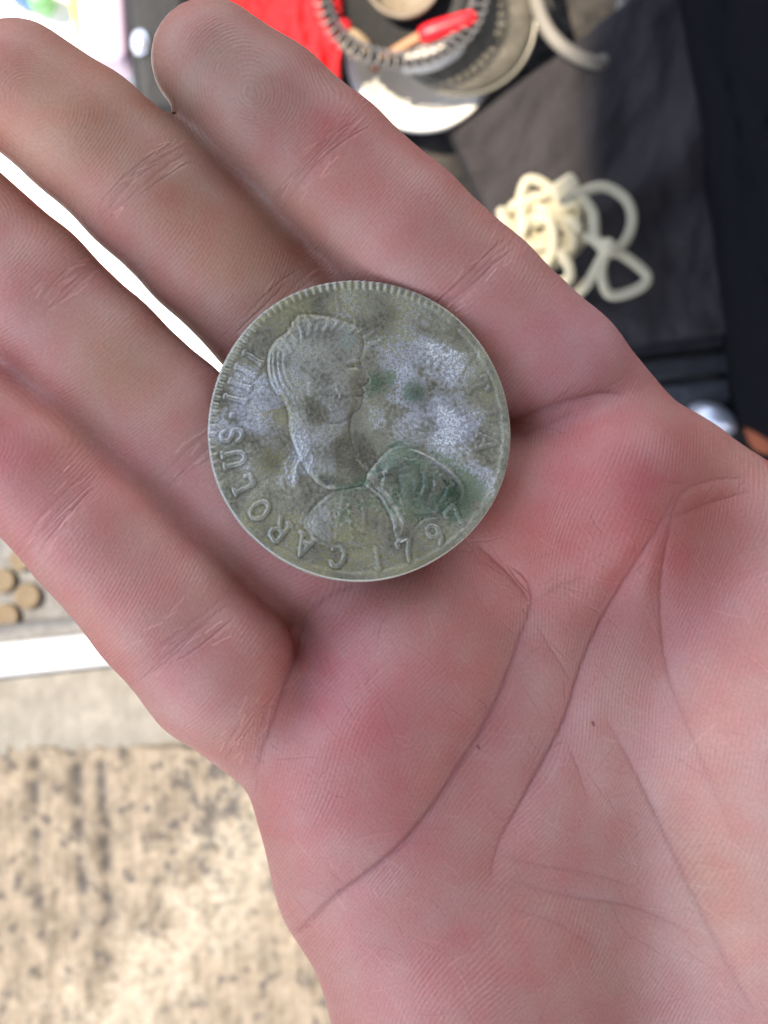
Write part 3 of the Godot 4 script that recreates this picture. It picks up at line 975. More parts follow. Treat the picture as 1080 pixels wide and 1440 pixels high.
	strokes.line(curve2([Vector2(-1.89, -8.80), Vector2(-0.92, -9.12), Vector2(0.04, -9.12)], 6), 0.24, 0.09, 0.7)
	var grain := FastNoiseLite.new()
	grain.seed = 3
	grain.frequency = 0.05
	grain.fractal_octaves = 4
	for y in side:
		for x in side:
			var k := y * side + x
			var p := o + Vector2(x, y) / CS
			var r := p.length()
			var hgt := 1.12 * (relief.d[k] + strokes.d[k] - cuts.d[k])
			hgt += 0.05 * grain.get_noise_2d(x * 2.0, y * 2.0) + 0.06 * grain.get_noise_2d(x * 0.2 + 500, y * 0.2)
			# raised rim with worn teeth, strongest on the upper left
			var ang := atan2(p.y, p.x)
			if r > 18.3:
				var keep := 0.25 + 0.75 * smoothstep(-0.1, 0.75, cos(ang + 2.25)) 
				var teeth := smoothstep(-0.35, 0.35, sin(ang * 126.0))
				hgt += (0.12 + 0.16 * keep) * smoothstep(18.6, 19.3, r) * lerpf(1.0, teeth, 0.9 * keep * keep)
			relief.d[k] = hgt
	return [relief, strokes, cuts]


func coin_color(relief: LineMap, strokes: LineMap, cuts: LineMap) -> StandardMaterial3D:
	var side := relief.w
	var img := PackedByteArray()
	img.resize(side * side * 3)
	var rgh := PackedByteArray()
	rgh.resize(side * side)
	var blotch := FastNoiseLite.new()
	blotch.seed = 8
	blotch.frequency = 0.011
	blotch.fractal_octaves = 5
	var speck := FastNoiseLite.new()
	speck.seed = 9
	speck.frequency = 0.085
	speck.fractal_octaves = 3
	# patina zones: [centre, radius mm, which: 0 bluish silver, 1 olive, 2 green, 3 brown, 4 pale dust]
	var zones := [
		[Vector2(-13.69, -1.97), 5.2, 0, 1.2], [Vector2(6.39, -10.00), 6.0, 0, 0.9], [Vector2(9.60, -3.17), 6.0, 0, 1.1], [Vector2(14.02, -0.36), 2.6, 0, 1.2], [Vector2(-7.67, 2.85), 3.8, 0, 0.7], [Vector2(-8.07, -7.59), 4.0, 0, 0.5], [Vector2(-2.45, -1.16), 2.2, 0, 0.6], [Vector2(15.62, 5.26), 2.4, 0, 0.7], [Vector2(-3.25, -13.61), 3.0, 0, 0.4], [Vector2(-4.46, 11.29), 2.4, 0, 0.4],
		[Vector2(-8.07, -16.02), 4.6, 1, 1.1], [Vector2(-5.26, -8.80), 4.0, 1, 0.55], [Vector2(-2.45, -12.41), 3.0, 1, 0.6], [Vector2(4.38, -14.82), 3.6, 1, 0.8], [Vector2(-10.48, -1.57), 1.6, 1, 1.3], [Vector2(-11.69, 4.06), 1.7, 1, 1.3], [Vector2(-4.46, 18.11), 5.0, 1, 0.8], [Vector2(7.59, 16.91), 4.0, 1, 0.7], [Vector2(-11.69, 13.29), 2.6, 1, 0.7], [Vector2(12.81, -13.21), 3.0, 1, 0.6], [Vector2(17.23, -5.18), 2.6, 1, 0.6], [Vector2(0.36, 12.49), 4.0, 1, 0.5], [Vector2(-8.07, -3.57), 2.4, 1, 1.0], [Vector2(0.36, -5.98), 2.6, 1, 0.6],
		[Vector2(2.37, -6.39), 1.9, 2, 1.2], [Vector2(7.59, -4.98), 1.7, 2, 1.3], [Vector2(6.39, 3.65), 2.2, 2, 1.0], [Vector2(12.41, 8.88), 2.8, 2, 1.7], [Vector2(8.80, 8.47), 4.0, 2, 1.1], [Vector2(-0.84, 7.27), 3.2, 2, 1.0], [Vector2(3.57, 5.66), 3.0, 2, 1.0], [Vector2(-2.05, -12.01), 1.5, 2, 0.6], [Vector2(0.36, 3.65), 2.5, 2, 0.5],
		[Vector2(-1.65, 3.25), 3.2, 3, 1.6], [Vector2(-0.44, -5.98), 1.5, 3, 0.8], [Vector2(-0.84, -1.97), 1.3, 3, 0.9], [Vector2(-5.26, -2.37), 2.2, 3, 0.9], [Vector2(-4.86, 6.87), 1.2, 3, 0.9],
		[Vector2(11.61, -0.76), 2.2, 4, 1.0], [Vector2(10.40, -10.00), 2.2, 4, 0.3],
	]
	var tone := [Vector3(0.56, 0.56, 0.585), Vector3(0.30, 0.262, 0.125), Vector3(0.10, 0.17, 0.095), Vector3(0.20, 0.172, 0.12), Vector3(0.74, 0.74, 0.75)]
	# smooth darker fields of the bust
	var marks := []
	for g in [
		[[Vector2(-9.28, -12.89), Vector2(-8.07, -14.82), Vector2(-5.26, -14.98), Vector2(-2.25, -14.42), Vector2(-0.12, -13.37), Vector2(0.36, -11.69), Vector2(-0.04, -9.28), Vector2(-1.24, -8.39), Vector2(-1.04, -5.98), Vector2(-1.65, -0.36), Vector2(-3.41, 2.05), Vector2(-2.77, 6.06), Vector2(-5.26, 5.66), Vector2(-8.07, 3.65), Vector2(-9.28, 0.44), Vector2(-9.28, -2.77), Vector2(-11.29, -5.98), Vector2(-11.69, -9.20), Vector2(-11.04, -11.53)], Vector3(0.47, 0.46, 0.44), 0.42],
		[[Vector2(-3.41, 1.73), Vector2(-1.73, 0.28), Vector2(0.36, 0.12), Vector2(1.41, 1.65), Vector2(2.37, 3.65), Vector2(1.00, 5.82), Vector2(-1.89, 6.31), Vector2(-3.49, 4.62)], Vector3(0.165, 0.152, 0.108), 0.92],
		[[Vector2(-0.20, -9.52), Vector2(0.60, -8.80), Vector2(1.16, -5.98), Vector2(0.04, -3.17), Vector2(-0.60, -0.16), Vector2(-1.73, -0.16), Vector2(-1.24, -3.98), Vector2(-0.76, -6.79)], Vector3(0.19, 0.165, 0.118), 0.85],
		[[Vector2(-7.91, -3.98), Vector2(-6.63, -4.70), Vector2(-5.10, -3.57), Vector2(-3.65, -2.53), Vector2(-3.82, -1.08), Vector2(-5.66, -0.20), Vector2(-7.43, -1.16)], Vector3(0.18, 0.162, 0.10), 0.85],
		[[Vector2(-5.26, -4.70), Vector2(-2.85, -4.78), Vector2(-2.77, -3.98), Vector2(-5.10, -3.90)], Vector3(0.15, 0.15, 0.12), 0.6],
		[[Vector2(-6.14, 6.06), Vector2(-4.46, 5.74), Vector2(-2.93, 6.95), Vector2(-3.65, 7.91), Vector2(-5.26, 7.59)], Vector3(0.12, 0.12, 0.10), 0.9],
		[[Vector2(-8.55, 4.62), Vector2(-7.11, 3.49), Vector2(-7.19, 6.06), Vector2(-8.07, 7.83), Vector2(-8.39, 7.67)], Vector3(0.17, 0.17, 0.13), 0.6],
		[[Vector2(-10.56, 6.22), Vector2(-9.68, 6.14), Vector2(-9.60, 7.91), Vector2(-10.24, 7.67)], Vector3(0.16, 0.16, 0.13), 0.6],
		[[Vector2(1.16, 5.66), Vector2(4.38, 2.29), Vector2(6.99, 2.77), Vector2(10.20, 4.30), Vector2(12.41, 6.22), Vector2(13.53, 8.15), Vector2(13.05, 10.24), Vector2(11.29, 11.37), Vector2(8.47, 11.77), Vector2(6.39, 10.08), Vector2(4.38, 7.67)], Vector3(0.15, 0.195, 0.14), 0.75],
		[[Vector2(10.40, 6.06), Vector2(12.25, 6.71), Vector2(13.45, 8.15), Vector2(13.05, 10.32), Vector2(11.29, 11.37), Vector2(9.84, 11.12), Vector2(10.80, 8.88)], Vector3(0.05, 0.105, 0.062), 0.85],
		[[Vector2(6.79, 2.53), Vector2(9.20, 3.41), Vector2(11.85, 5.26), Vector2(13.45, 7.51), Vector2(12.81, 7.43), Vector2(11.04, 5.66), Vector2(8.80, 4.14)], Vector3(0.36, 0.34, 0.40), 0.8],
		[[Vector2(2.61, 8.07), Vector2(3.25, 8.96), Vector2(4.54, 11.69), Vector2(5.10, 14.58), Vector2(4.38, 14.10), Vector2(3.49, 11.29), Vector2(1.97, 8.47)], Vector3(0.13, 0.13, 0.10), 0.85],
		[[Vector2(-7.27, 12.09), Vector2(-5.58, 9.84), Vector2(-4.06, 9.36), Vector2(-3.98, 15.30), Vector2(-5.90, 14.50)], Vector3(0.40, 0.385, 0.38), 0.45],
	]:
		var poly := round_poly(PackedVector2Array(g[0]))
		var box := Rect2(poly[0], Vector2.ZERO)
		for q in poly:
			box = box.expand(q)
		marks.append([poly, g[1], box, g[2]])
	var base := Vector3(0.395, 0.368, 0.262)
	var step := 2
	for y in side:
		for x in side:
			var k := y * side + x
			var p := relief.o + Vector2(x, y) / CS
			if p.length_squared() > 425.0:
				img[k * 3] = 110
				img[k * 3 + 1] = 110
				img[k * 3 + 2] = 104
				rgh[k] = 110
				continue
			var bn := blotch.get_noise_2d(x, y)
			var sp := speck.get_noise_2d(x, y)
			var c := base
			for z in zones:
				var q: float = (p - z[0]).length() / z[1]
				if q < 1.8:
					var grit: float = [0.3, 1.5, 0.8, 0.5, 0.9][z[2]]
					var edge: float = [0.15, 0.36, 0.2, 0.15, 0.3][z[2]]
					var a := smoothstep(edge, 1.1 - edge, z[3] * (1.15 - q * 0.75) + bn * 1.2 + sp * grit)
					c = c.lerp(tone[z[2]], a * 0.8)
			var wp := p + Vector2(bn, speck.get_noise_2d(x + 700.0, y)) * 0.6
			for g in marks:
				if g[2].has_point(wp) and Geometry2D.is_point_in_polygon(wp, g[0]):
					var poly: PackedVector2Array = g[0]
					var near := 9.0
					for i in poly.size():
						near = minf(near, Geometry2D.get_closest_point_to_segment(wp, poly[i], poly[(i + 1) % poly.size()]).distance_squared_to(wp))
					c = c.lerp(g[1], g[3] * smoothstep(0.0, 0.55, sqrt(near)) * clampf(0.85 + 1.3 * sp + 0.8 * bn, 0.0, 1.1))
			var sp2 := speck.get_noise_2d(x * 2.1 + 300.0, y * 2.1)
			c = c.lerp(Vector3(0.20, 0.185, 0.105), 0.7 * smoothstep(0.10, 0.32, sp2 + 0.6 * bn))
			c *= 1.0 + 0.55 * bn + 0.38 * sp + 0.30 * sp2
			# shade painted round letters and in cuts so the relief reads; tops rubbed bright
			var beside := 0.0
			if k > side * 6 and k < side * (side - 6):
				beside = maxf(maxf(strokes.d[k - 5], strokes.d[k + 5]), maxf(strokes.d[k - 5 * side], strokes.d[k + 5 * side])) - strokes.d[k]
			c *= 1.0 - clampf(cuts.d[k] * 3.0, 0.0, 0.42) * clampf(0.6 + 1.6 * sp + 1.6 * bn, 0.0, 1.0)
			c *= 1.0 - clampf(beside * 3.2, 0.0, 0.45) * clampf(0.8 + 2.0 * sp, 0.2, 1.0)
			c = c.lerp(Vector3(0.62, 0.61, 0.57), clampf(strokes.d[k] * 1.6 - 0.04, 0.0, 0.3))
			if p.length() > 19.9:
				c = c.lerp(Vector3(0.66, 0.65, 0.61), 0.45)
			var cc := Color(maxf(c.x, 0.01), maxf(c.y, 0.01), maxf(c.z, 0.01)).linear_to_srgb()
			img[k * 3] = clampi(int(cc.r * 255), 0, 255)
			img[k * 3 + 1] = clampi(int(cc.g * 255), 0, 255)
			img[k * 3 + 2] = clampi(int(cc.b * 255), 0, 255)
			rgh[k] = clampi(int(118 + 90 * bn - 160 * strokes.d[k]), 60, 230)
	var m := mat(Color.WHITE, 1.0, 0.45)
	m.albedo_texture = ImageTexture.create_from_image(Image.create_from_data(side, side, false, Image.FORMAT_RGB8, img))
	m.roughness_texture = ImageTexture.create_from_image(Image.create_from_data(side, side, false, Image.FORMAT_L8, rgh))
	return m


func build_coin() -> void:
	var maps := coin_maps()
	var relief: LineMap = maps[0]
	var v := PackedVector3Array()
	var uv := PackedVector2Array()
	var idx := PackedInt32Array()
	var seg := 756
	var rings := 150
	var prof := []
	for i in rings + 1:
		prof.append([CR * 0.985 * pow(float(i) / rings, 0.9), 0.0, true])
	prof.append([CR * 0.997, -0.10, true])
	for y in [-0.3, -0.8, -1.3, -1.8]:
		prof.append([CR * 1.0, y, false])
	prof.append([CR * 0.99, -CT, false])
	prof.append([CR * 0.5, -CT, false])
	prof.append([0.0, -CT, false])
	var side := relief.w / CS
	for q in prof:
		for s in seg:
			var a := TAU * s / seg
			var nick := 1.0 + 0.004 * sin(a * 3.0 + 1.0) + 0.003 * sin(a * 5.0)
			var p: Vector2 = Vector2(cos(a), sin(a)) * q[0]
			var hgt: float = q[1] + (relief.at(p) if q[2] else 0.0)
			v.append(Vector3(p.x * nick, hgt, p.y * nick) / 1000.0)
			uv.append((p - relief.o) / side)
	for i in prof.size() - 1:
		for s in seg:
			var t := (s + 1) % seg
			idx.append_array([i * seg + s, i * seg + t, (i + 1) * seg + s, i * seg + t, (i + 1) * seg + t, (i + 1) * seg + s])
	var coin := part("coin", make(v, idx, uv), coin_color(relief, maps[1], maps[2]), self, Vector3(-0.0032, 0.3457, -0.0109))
	coin.basis = Basis(Vector3(1, 0, 1).normalized(), -0.12)
	tag(coin, "worn silver coin with a bust, a legend and green patina lying across the fingers", "coin")


func _ready() -> void:
	rng.seed = 77
	# ---------------------------------------------------------------- camera, sky, sun, exposure
	var cam := Camera3D.new()
	cam.name = "camera"
	cam.position = Vector3(0, HAND_Y + 0.220, 0)
	cam.rotation_degrees = Vector3(-90, 0, 0)
	var lens := CameraAttributesPhysical.new()
	lens.frustum_focal_length = 38.83
	lens.frustum_near = 0.01
	lens.frustum_far = 60.0
	lens.frustum_focus_distance = 0.222
	lens.exposure_aperture = 20.0
	cam.attributes = lens
	cam.fov = 34.33
	cam.far = 60.0
	cam.near = 0.01
	add_child(cam)
	var env := Environment.new()
	var sky_mat := ProceduralSkyMaterial.new()
	sky_mat.sky_energy_multiplier = 1.4
	sky_mat.sky_top_color = Color(0.58, 0.65, 0.78)
	sky_mat.sky_horizon_color = Color(0.92, 0.91, 0.90)
	sky_mat.sky_curve = 0.18
	sky_mat.ground_horizon_color = Color(0.62, 0.60, 0.56)
	sky_mat.ground_bottom_color = Color(0.36, 0.34, 0.31)
	var sky := Sky.new()
	sky.sky_material = sky_mat
	env.background_mode = Environment.BG_SKY
	env.sky = sky
	env.tonemap_mode = Environment.TONE_MAPPER_LINEAR
	env.tonemap_exposure = 2.08
	env.sdfgi_enabled = true
	env.ssao_enabled = true
	env.ssil_enabled = true
	var we := WorldEnvironment.new()
	we.name = "environment"
	we.environment = env
	add_child(we)
	var sun := DirectionalLight3D.new()
	sun.name = "sun"
	sun.light_energy = 1.6
	sun.light_color = Color(1.0, 0.955, 0.88)
	sun.light_angular_distance = 0.5
	sun.shadow_enabled = true
	sun.look_at_from_position(Vector3(-0.4245, 1.0, -0.12), Vector3.ZERO, Vector3(0, 0, -1))
	add_child(sun)
	build_setting()
	build_hand()
	build_coin()


func ground_under() -> void:
	var earth := rough_mat([[0.2, Color(0.10, 0.09, 0.085)], [0.5, Color(0.17, 0.155, 0.14)], [0.8, Color(0.26, 0.235, 0.21)]], 0.03, 3.0, 0.25, 0.95, 2)
	var g := part("ground", patch(Vector3(-30, 0, -30), Vector3(30, 0, -30), Vector3(30, 0, 30), Vector3(-30, 0, 30), 2, 2, func(_s, _t): return Vector3.ZERO, 0.3), earth)
	g.set_meta("kind", "structure")


# a texture laid over a patch: f(u, v) gives a linear colour
func painted(w: int, h: int, f: Callable) -> ImageTexture:
	var im := Image.create(w, h, false, Image.FORMAT_RGB8)
	for y in h:
		for x in w:
			var c: Vector3 = f.call((x + 0.5) / w, (y + 0.5) / h)
			im.set_pixel(x, y, Color(clampf(c.x, 0, 1), clampf(c.y, 0, 1), clampf(c.z, 0, 1)).linear_to_srgb())
	return ImageTexture.create_from_image(im)


func stone_and_kerb() -> void:
	var nz := FastNoiseLite.new()
	nz.seed = 41
	nz.frequency = 1.0
	nz.fractal_octaves = 5
	var streaks := [0.338, 0.397, 0.431, 0.27]
	var groove := func(s: float, t: float) -> float:
		var g := 0.0
		for x in streaks:
			var q: float = (s - x - 0.0035 * nz.get_noise_2d(t * 9.0, x * 50.0)) / 0.008
			g = maxf(g, exp(-q * q) * smoothstep(0.0, 0.04, t) * (1.0 - smoothstep(0.27, 0.36, t)) * clampf(0.55 + 1.3 * nz.get_noise_2d(t * 22.0, x * 90.0), 0.0, 1.0))
		return g
	var lift := func(s: float, t: float) -> Vector3:
		return Vector3(0, 0.0022 * nz.get_noise_2d(s * 16.0, t * 12.0) + 0.0012 * nz.get_noise_2d(s * 60.0, t * 50.0) - 0.0022 * groove.call(s, t), 0)
	var m := mat(Color.WHITE, 0.92)
	m.albedo_texture = painted(560, 440, func(s: float, t: float) -> Vector3:
		var n := nz.get_noise_2d(s * 14.0 + 30.0, t * 11.0)
		var f := nz.get_noise_2d(s * 70.0, t * 55.0 + 9.0)
		var vert := nz.get_noise_2d(s * 90.0, t * 8.0 + 70.0)
		var c := Vector3(0.190, 0.155, 0.116) * (1.0 + 0.30 * n + 0.28 * f + 0.38 * vert)
		var stain := smoothstep(0.20, 0.50, 0.8 * nz.get_noise_2d(s * 30.0 + 7.0, t * 24.0 + 3.0) + 0.5 * nz.get_noise_2d(s * 75.0, t * 30.0 + 33.0) + 0.42 * exp(-pow((s - 0.585) / 0.075, 2.0) - pow((t - 0.13) / 0.12, 2.0)))
		c = c.lerp(Vector3(0.045, 0.040, 0.040), clampf(stain * 0.8 + 0.95 * groove.call(s, t), 0.0, 0.92))
		# a band of pale mortar running up to the right
		var d := (t - 0.44 + (s - 0.47) * 1.47) / 0.10 + 1.4 * n + 0.6 * f
		return c.lerp(Vector3(0.32, 0.28, 0.22), 0.85 * exp(-d * d) * clampf(0.75 + f, 0.0, 1.0)))
	m.uv1_scale = Vector3(1, 1, 1)
	var slab := part("stone_slab", patch(Vector3(-0.1873, 0.0450, 0.0740), Vector3(0.0401, 0.0450, 0.0727), Vector3(0.0624, 0.0450, 0.2497), Vector3(-0.1873, 0.0450, 0.2497), 150, 120, lift, 0.045), m)
	tag(slab, "weathered tan stone slab with dark streaks and a pale mortar band", "stone slab")
	var conc := rough_mat([[0.25, Color(0.46, 0.44, 0.405)], [0.6, Color(0.495, 0.475, 0.44)], [0.85, Color(0.53, 0.51, 0.47)]], 0.02, 9.0, 0.06, 0.9, 12)
	var kerb := part("kerb_stone", patch(Vector3(-0.1903, 0.0490, 0.0553), Vector3(-0.0133, 0.0490, 0.0398), Vector3(0.0045, 0.0460, 0.0712), Vector3(-0.1914, 0.0460, 0.0828), 40, 10, func(s, t): return Vector3(0, 0.0012 * nz.get_noise_2d(s * 20.0, t * 6.0) - 0.003 * pow(t, 6.0), 0), 0.05), conc)
	tag(kerb, "smooth grey beige kerb between the tan slab and the white rail", "kerb")
	var white := mat(Color(0.93, 0.92, 0.90), 0.55)
	var rail := part("white_rail", patch(Vector3(-0.1859, 0.0610, 0.0475), Vector3(-0.0303, 0.0610, 0.0316), Vector3(-0.0303, 0.0610, 0.0411), Vector3(-0.1859, 0.0610, 0.0579), 20, 8, func(_s, t): return Vector3(0, -0.003 * pow(absf(t * 2.0 - 1.0), 4.0), 0), 0.06), white)
	tag(rail, "bright white painted rail in full sun beside the grey tray", "rail")


func tray_and_discs() -> void:
	var t := thing("grey_tray", "shallow grey tray behind the white rail, holding tan discs", "tray")
	var grey := rough_mat([[0.3, Color(0.33, 0.32, 0.31)], [0.7, Color(0.42, 0.41, 0.40)]], 0.03, 14.0, 0.02, 0.6, 17)
	part("tray_floor", patch(Vector3(-0.1918, 0.0450, 0.0000), Vector3(-0.0468, 0.0450, -0.0134), Vector3(-0.0468, 0.0450, 0.0357), Vector3(-0.1918, 0.0450, 0.0457), 12, 8, func(_s, _t): return Vector3.ZERO, 0.02), grey, t)
	part("tray_rim", tube(smooth_path([Vector3(-0.1907, 0.0480, 0.0466), Vector3(-0.1419, 0.0480, 0.0417), Vector3(-0.0975, 0.0480, 0.0368), Vector3(-0.0443, 0.0480, 0.0315)], 6), 0.0042, 10), grey, t)
	var brass := rough_mat([[0.3, Color(0.34, 0.28, 0.195)], [0.7, Color(0.44, 0.37, 0.26)]], 0.05, 30.0, 0.02, 0.55, 19)
	var disc := lathe([Vector2(0, 0.0024), Vector2(0.0028, 0.0024), Vector2(0.0034, 0.0026), Vector2(0.0038, 0.0021), Vector2(0.0039, 0.001), Vector2(0.0036, 0.0), Vector2(0, 0.0)], 28)
	for d in [[Vector3(-0.1190, 0.0455, 0.0214), "tan disc at the left edge of the photo, above two others", 1.0], [Vector3(-0.1114, 0.0455, 0.0263), "tan disc nearest to the little finger in the grey tray", 1.08], [Vector3(-0.1181, 0.0455, 0.0325), "lowest tan disc, nearest to the white rail", 1.05], [Vector3(-0.1136, 0.0455, 0.0151), "topmost tan disc, half hidden by the little finger", 0.9], [Vector3(-0.1297, 0.0455, 0.0281), "tan disc in the tray just left of the picture", 1.0]]:
		var o := part("tan_disc", disc, brass, self, d[0])
		o.scale = Vector3(d[2], 1.0, d[2])
		tag(o, d[1], "disc", "tan discs in the grey tray")


func upper_left() -> void:
	var nz := FastNoiseLite.new()
	nz.seed = 6
	nz.frequency = 1.0
	var cloth_white := mat(Color(0.92, 0.915, 0.90), 0.9)
	var sheet := part("white_cloth", patch(Vector3(-0.2231, 0.0230, -0.2185), Vector3(-0.0232, 0.0230, -0.2045), Vector3(-0.0232, 0.0250, 0.0023), Vector3(-0.2223, 0.0250, 0.0093), 40, 40, func(s, t): return Vector3(0, 0.006 * nz.get_noise_2d(s * 5.0, t * 5.0), 0), 0.002), cloth_white)
	tag(sheet, "white cloth spread in the sun behind the fingers", "cloth")
	var lilac := part("lilac_box", rounded_box(Vector3(0.01472, 0.024, 0.07358), 0.004), mat(Color(0.76, 0.68, 0.76), 0.5), self, Vector3(-0.0887, 0.0400, -0.1761))
	lilac.rotation.y = 0.06
	tag(lilac, "pale lilac box between the middle fingertip and the black case", "box")
	var case := thing("black_case", "black case with a shiny catch showing between the two fingertips", "case", Vector3(-0.0700, 0.0450, -0.1672))
	case.rotation.y = 0.10
	part("case_body", rounded_box(Vector3(0.02051, 0.034, 0.09365), 0.005), rough_mat([[0.3, Color(0.045, 0.042, 0.045)], [0.7, Color(0.07, 0.065, 0.07)]], 0.05, 20.0, 0.03, 0.6, 22), case)
	part("catch", pebble(Vector3(0.003, 0.002, 0.0042), 0.1, 3), mat(Color(0.85, 0.87, 0.92), 0.25, 0.8), case, Vector3(-0.0062, 0.018, 0.0245))
	var cap := part("green_cap", lathe([Vector2(0, 0.011), Vector2(0.0028, 0.011), Vector2(0.0036, 0.01), Vector2(0.004, 0.0), Vector2(0, 0)], 24), mat(Color(0.42, 0.66, 0.42), 0.5), self, Vector3(-0.1107, 0.0250, -0.1649))
	tag(cap, "pale green bottle cap on the white cloth above the middle fingertip", "cap")
	var cap2 := part("blue_cap", lathe([Vector2(0, 0.011), Vector2(0.0028, 0.011), Vector2(0.0036, 0.01), Vector2(0.004, 0.0), Vector2(0, 0)], 24), mat(Color(0.30, 0.48, 0.70), 0.5), self, Vector3(-0.1172, 0.0250, -0.1677))
	tag(cap2, "blue bottle cap on the white cloth at the top edge", "cap")
	var ribbon := part("yellow_ribbon", tube(smooth_path([Vector3(-0.1021, 0.0290, -0.1747), Vector3(-0.0985, 0.0310, -0.1626), Vector3(-0.0965, 0.0320, -0.1531), Vector3(-0.0939, 0.0310, -0.1443)], 6), 0.0026, 8), mat(Color(0.80, 0.78, 0.35), 0.7))
	tag(ribbon, "yellow ribbon running along the lilac box", "ribbon")


func top_things() -> void:
	var nz := FastNoiseLite.new()
	nz.seed = 16
	nz.frequency = 1.0
	var red := rough_mat([[0.3, Color(0.80, 0.07, 0.10)], [0.7, Color(0.90, 0.12, 0.15)]], 0.04, 25.0, 0.04, 0.8, 27)
	var rc := part("red_cloth", patch(Vector3(-0.0564, 0.0390, -0.2007), Vector3(-0.0121, 0.0410, -0.1955), Vector3(-0.0140, 0.0390, -0.1358), Vector3(-0.0477, 0.0350, -0.1432), 36, 36, func(s, t): return Vector3(0, 0.010 * nz.get_noise_2d(s * 2.6 + 3.0, t * 1.6) + 0.003 * nz.get_noise_2d(s * 9.0, t * 6.0), 0), 0.003), red)
	tag(rc, "crumpled bright red cloth behind the index fingertip", "cloth")
	# a deep white dish, a tin lid over its edge, a dark bowl ringed by a chain on both
	var dish := part("white_dish", lathe([Vector2(0, 0.012), Vector2(0.012, 0.0125), Vector2(0.018, 0.017), Vector2(0.0215, 0.0225), Vector2(0.0238, 0.0232), Vector2(0.0250, 0.0215), Vector2(0.019, 0.008), Vector2(0.012, 0.0), Vector2(0, 0)], 56), mat(Color(0.93, 0.91, 0.86), 0.35), self, Vector3(0.0126, 0.0000, -0.1492))
	tag(dish, "white dish in the sun, half covered by the round tin lid", "dish")
	var lid_m := rough_mat([[0.3, Color(0.35, 0.33, 0.29)], [0.7, Color(0.44, 0.415, 0.365)]], 0.015, 16.0, 0.02, 0.5, 33)
	lid_m.metallic = 0.35
	var lid := thing("tin_lid", "round olive grey tin lid leaning behind the chain ringed bowl", "lid", Vector3(0.0240, 0.0270, -0.1592))
	lid.rotation = Vector3(0.10, 0, -0.12)
	part("lid_plate", lathe([Vector2(0, 0.0086), Vector2(0.019, 0.0086), Vector2(0.0222, 0.0080), Vector2(0.0238, 0.0070), Vector2(0.0240, 0.0), Vector2(0, 0.0)], 64), lid_m, lid)
	part("lid_bead", tube(smooth_path(ring_points(0.0243, 0.0064, 40), 1, true), 0.0008, 8, true), mat(Color(0.55, 0.53, 0.48), 0.4, 0.5), lid)
	var bowl_at := Vector3(0.0052, 0.0380, -0.1641)
	var dark := rough_mat([[0.3, Color(0.07, 0.06, 0.055)], [0.7, Color(0.11, 0.095, 0.085)]], 0.04, 25.0, 0.03, 0.6, 35)
	var bowl := part("dark_bowl", lathe([Vector2(0, 0.002), Vector2(0.0185, 0.0025), Vector2(0.0222, 0.006), Vector2(0.0236, 0.0105), Vector2(0.0248, 0.0113), Vector2(0.0256, 0.0105), Vector2(0.0246, 0.005), Vector2(0.0205, 0.0), Vector2(0, 0)], 64), dark, self, bowl_at)
	tag(bowl, "dark round bowl of small finds with a chain on its rim", "bowl")
	var chain_t := thing("chain", "grey curb chain lying round the rim of the dark bowl", "chain", bowl_at + Vector3(0, 0.0132, 0))
	var steel := mat(Color(0.43, 0.415, 0.40), 0.42, 0.5)
	var loop := PackedVector3Array()
	for i in 18:
		var a := TAU * i / 18
		loop.append(Vector3(0.0027 * cos(a), 0, 0.0016 * sin(a)))
	var link := tube(loop, 0.00048, 8, true)
	var count := 56
	for i in count:
		var a := TAU * i / count
		var r := 0.0246 + 0.0006 * sin(a * 3.0)
		var o := part("link", link, steel, chain_t, Vector3(r * cos(a), 0.0003 * sin(a * 7.0), r * sin(a)))
		o.rotation = Vector3(0.5, -a + 0.25, 0.0)
	# inside the bowl
	var small := part("small_cup", lathe([Vector2(0, 0.001), Vector2(0.0075, 0.0012), Vector2(0.0095, 0.004), Vector2(0.0103, 0.0085), Vector2(0.0112, 0.0092), Vector2(0.012, 0.0085), Vector2(0.0108, 0.003), Vector2(0.0085, 0), Vector2(0, 0)], 44), rough_mat([[0.3, Color(0.46, 0.40, 0.32)], [0.7, Color(0.56, 0.50, 0.42)]], 0.03, 30.0, 0.02, 0.55, 36), self, Vector3(0.0058, 0.0420, -0.1651))
	tag(small, "small tan cup with a pale rim inside the dark bowl", "cup")
	var brush := thing("paint_brush", "little brush with a red grip pointing down inside the bowl", "brush")
	part("grip", tube(smooth_path([Vector3(0.0115, 0.0480, -0.1485), Vector3(0.0159, 0.0490, -0.1498), Vector3(0.0221, 0.0500, -0.1517), Vector3(0.0282, 0.0510, -0.1538)], 5), 0.003, 14, false, PackedFloat32Array([0.0024, 0.0027, 0.003, 0.0031, 0.0032, 0.0032, 0.0032, 0.0031, 0.0031, 0.003, 0.0029, 0.0028, 0.0027, 0.0025, 0.0022, 0.0019])), mat(Color(0.86, 0.09, 0.13), 0.4), brush)
	part("shaft", tube(smooth_path([Vector3(-0.0009, 0.0460, -0.1411), Vector3(0.0049, 0.0470, -0.1448), Vector3(0.0115, 0.0480, -0.1485)], 4), 0.0017, 12), mat(Color(0.66, 0.48, 0.34), 0.6), brush)
	part("bristles", tube(smooth_path([Vector3(-0.0009, 0.0460, -0.1411), Vector3(-0.0022, 0.0455, -0.1399), Vector3(-0.0036, 0.0450, -0.1389)], 3), 0.0014, 10), mat(Color(0.45, 0.24, 0.14), 0.9), brush)
	var stone := part("white_stone", pebble(Vector3(0.01115, 0.0045, 0.00468), 0.10, 51), mat(Color(0.86, 0.83, 0.78), 0.7), self, Vector3(0.0148, 0.0420, -0.1440))
	stone.rotation.y = 0.30
	tag(stone, "oval white stone under the red brush grip", "stone")
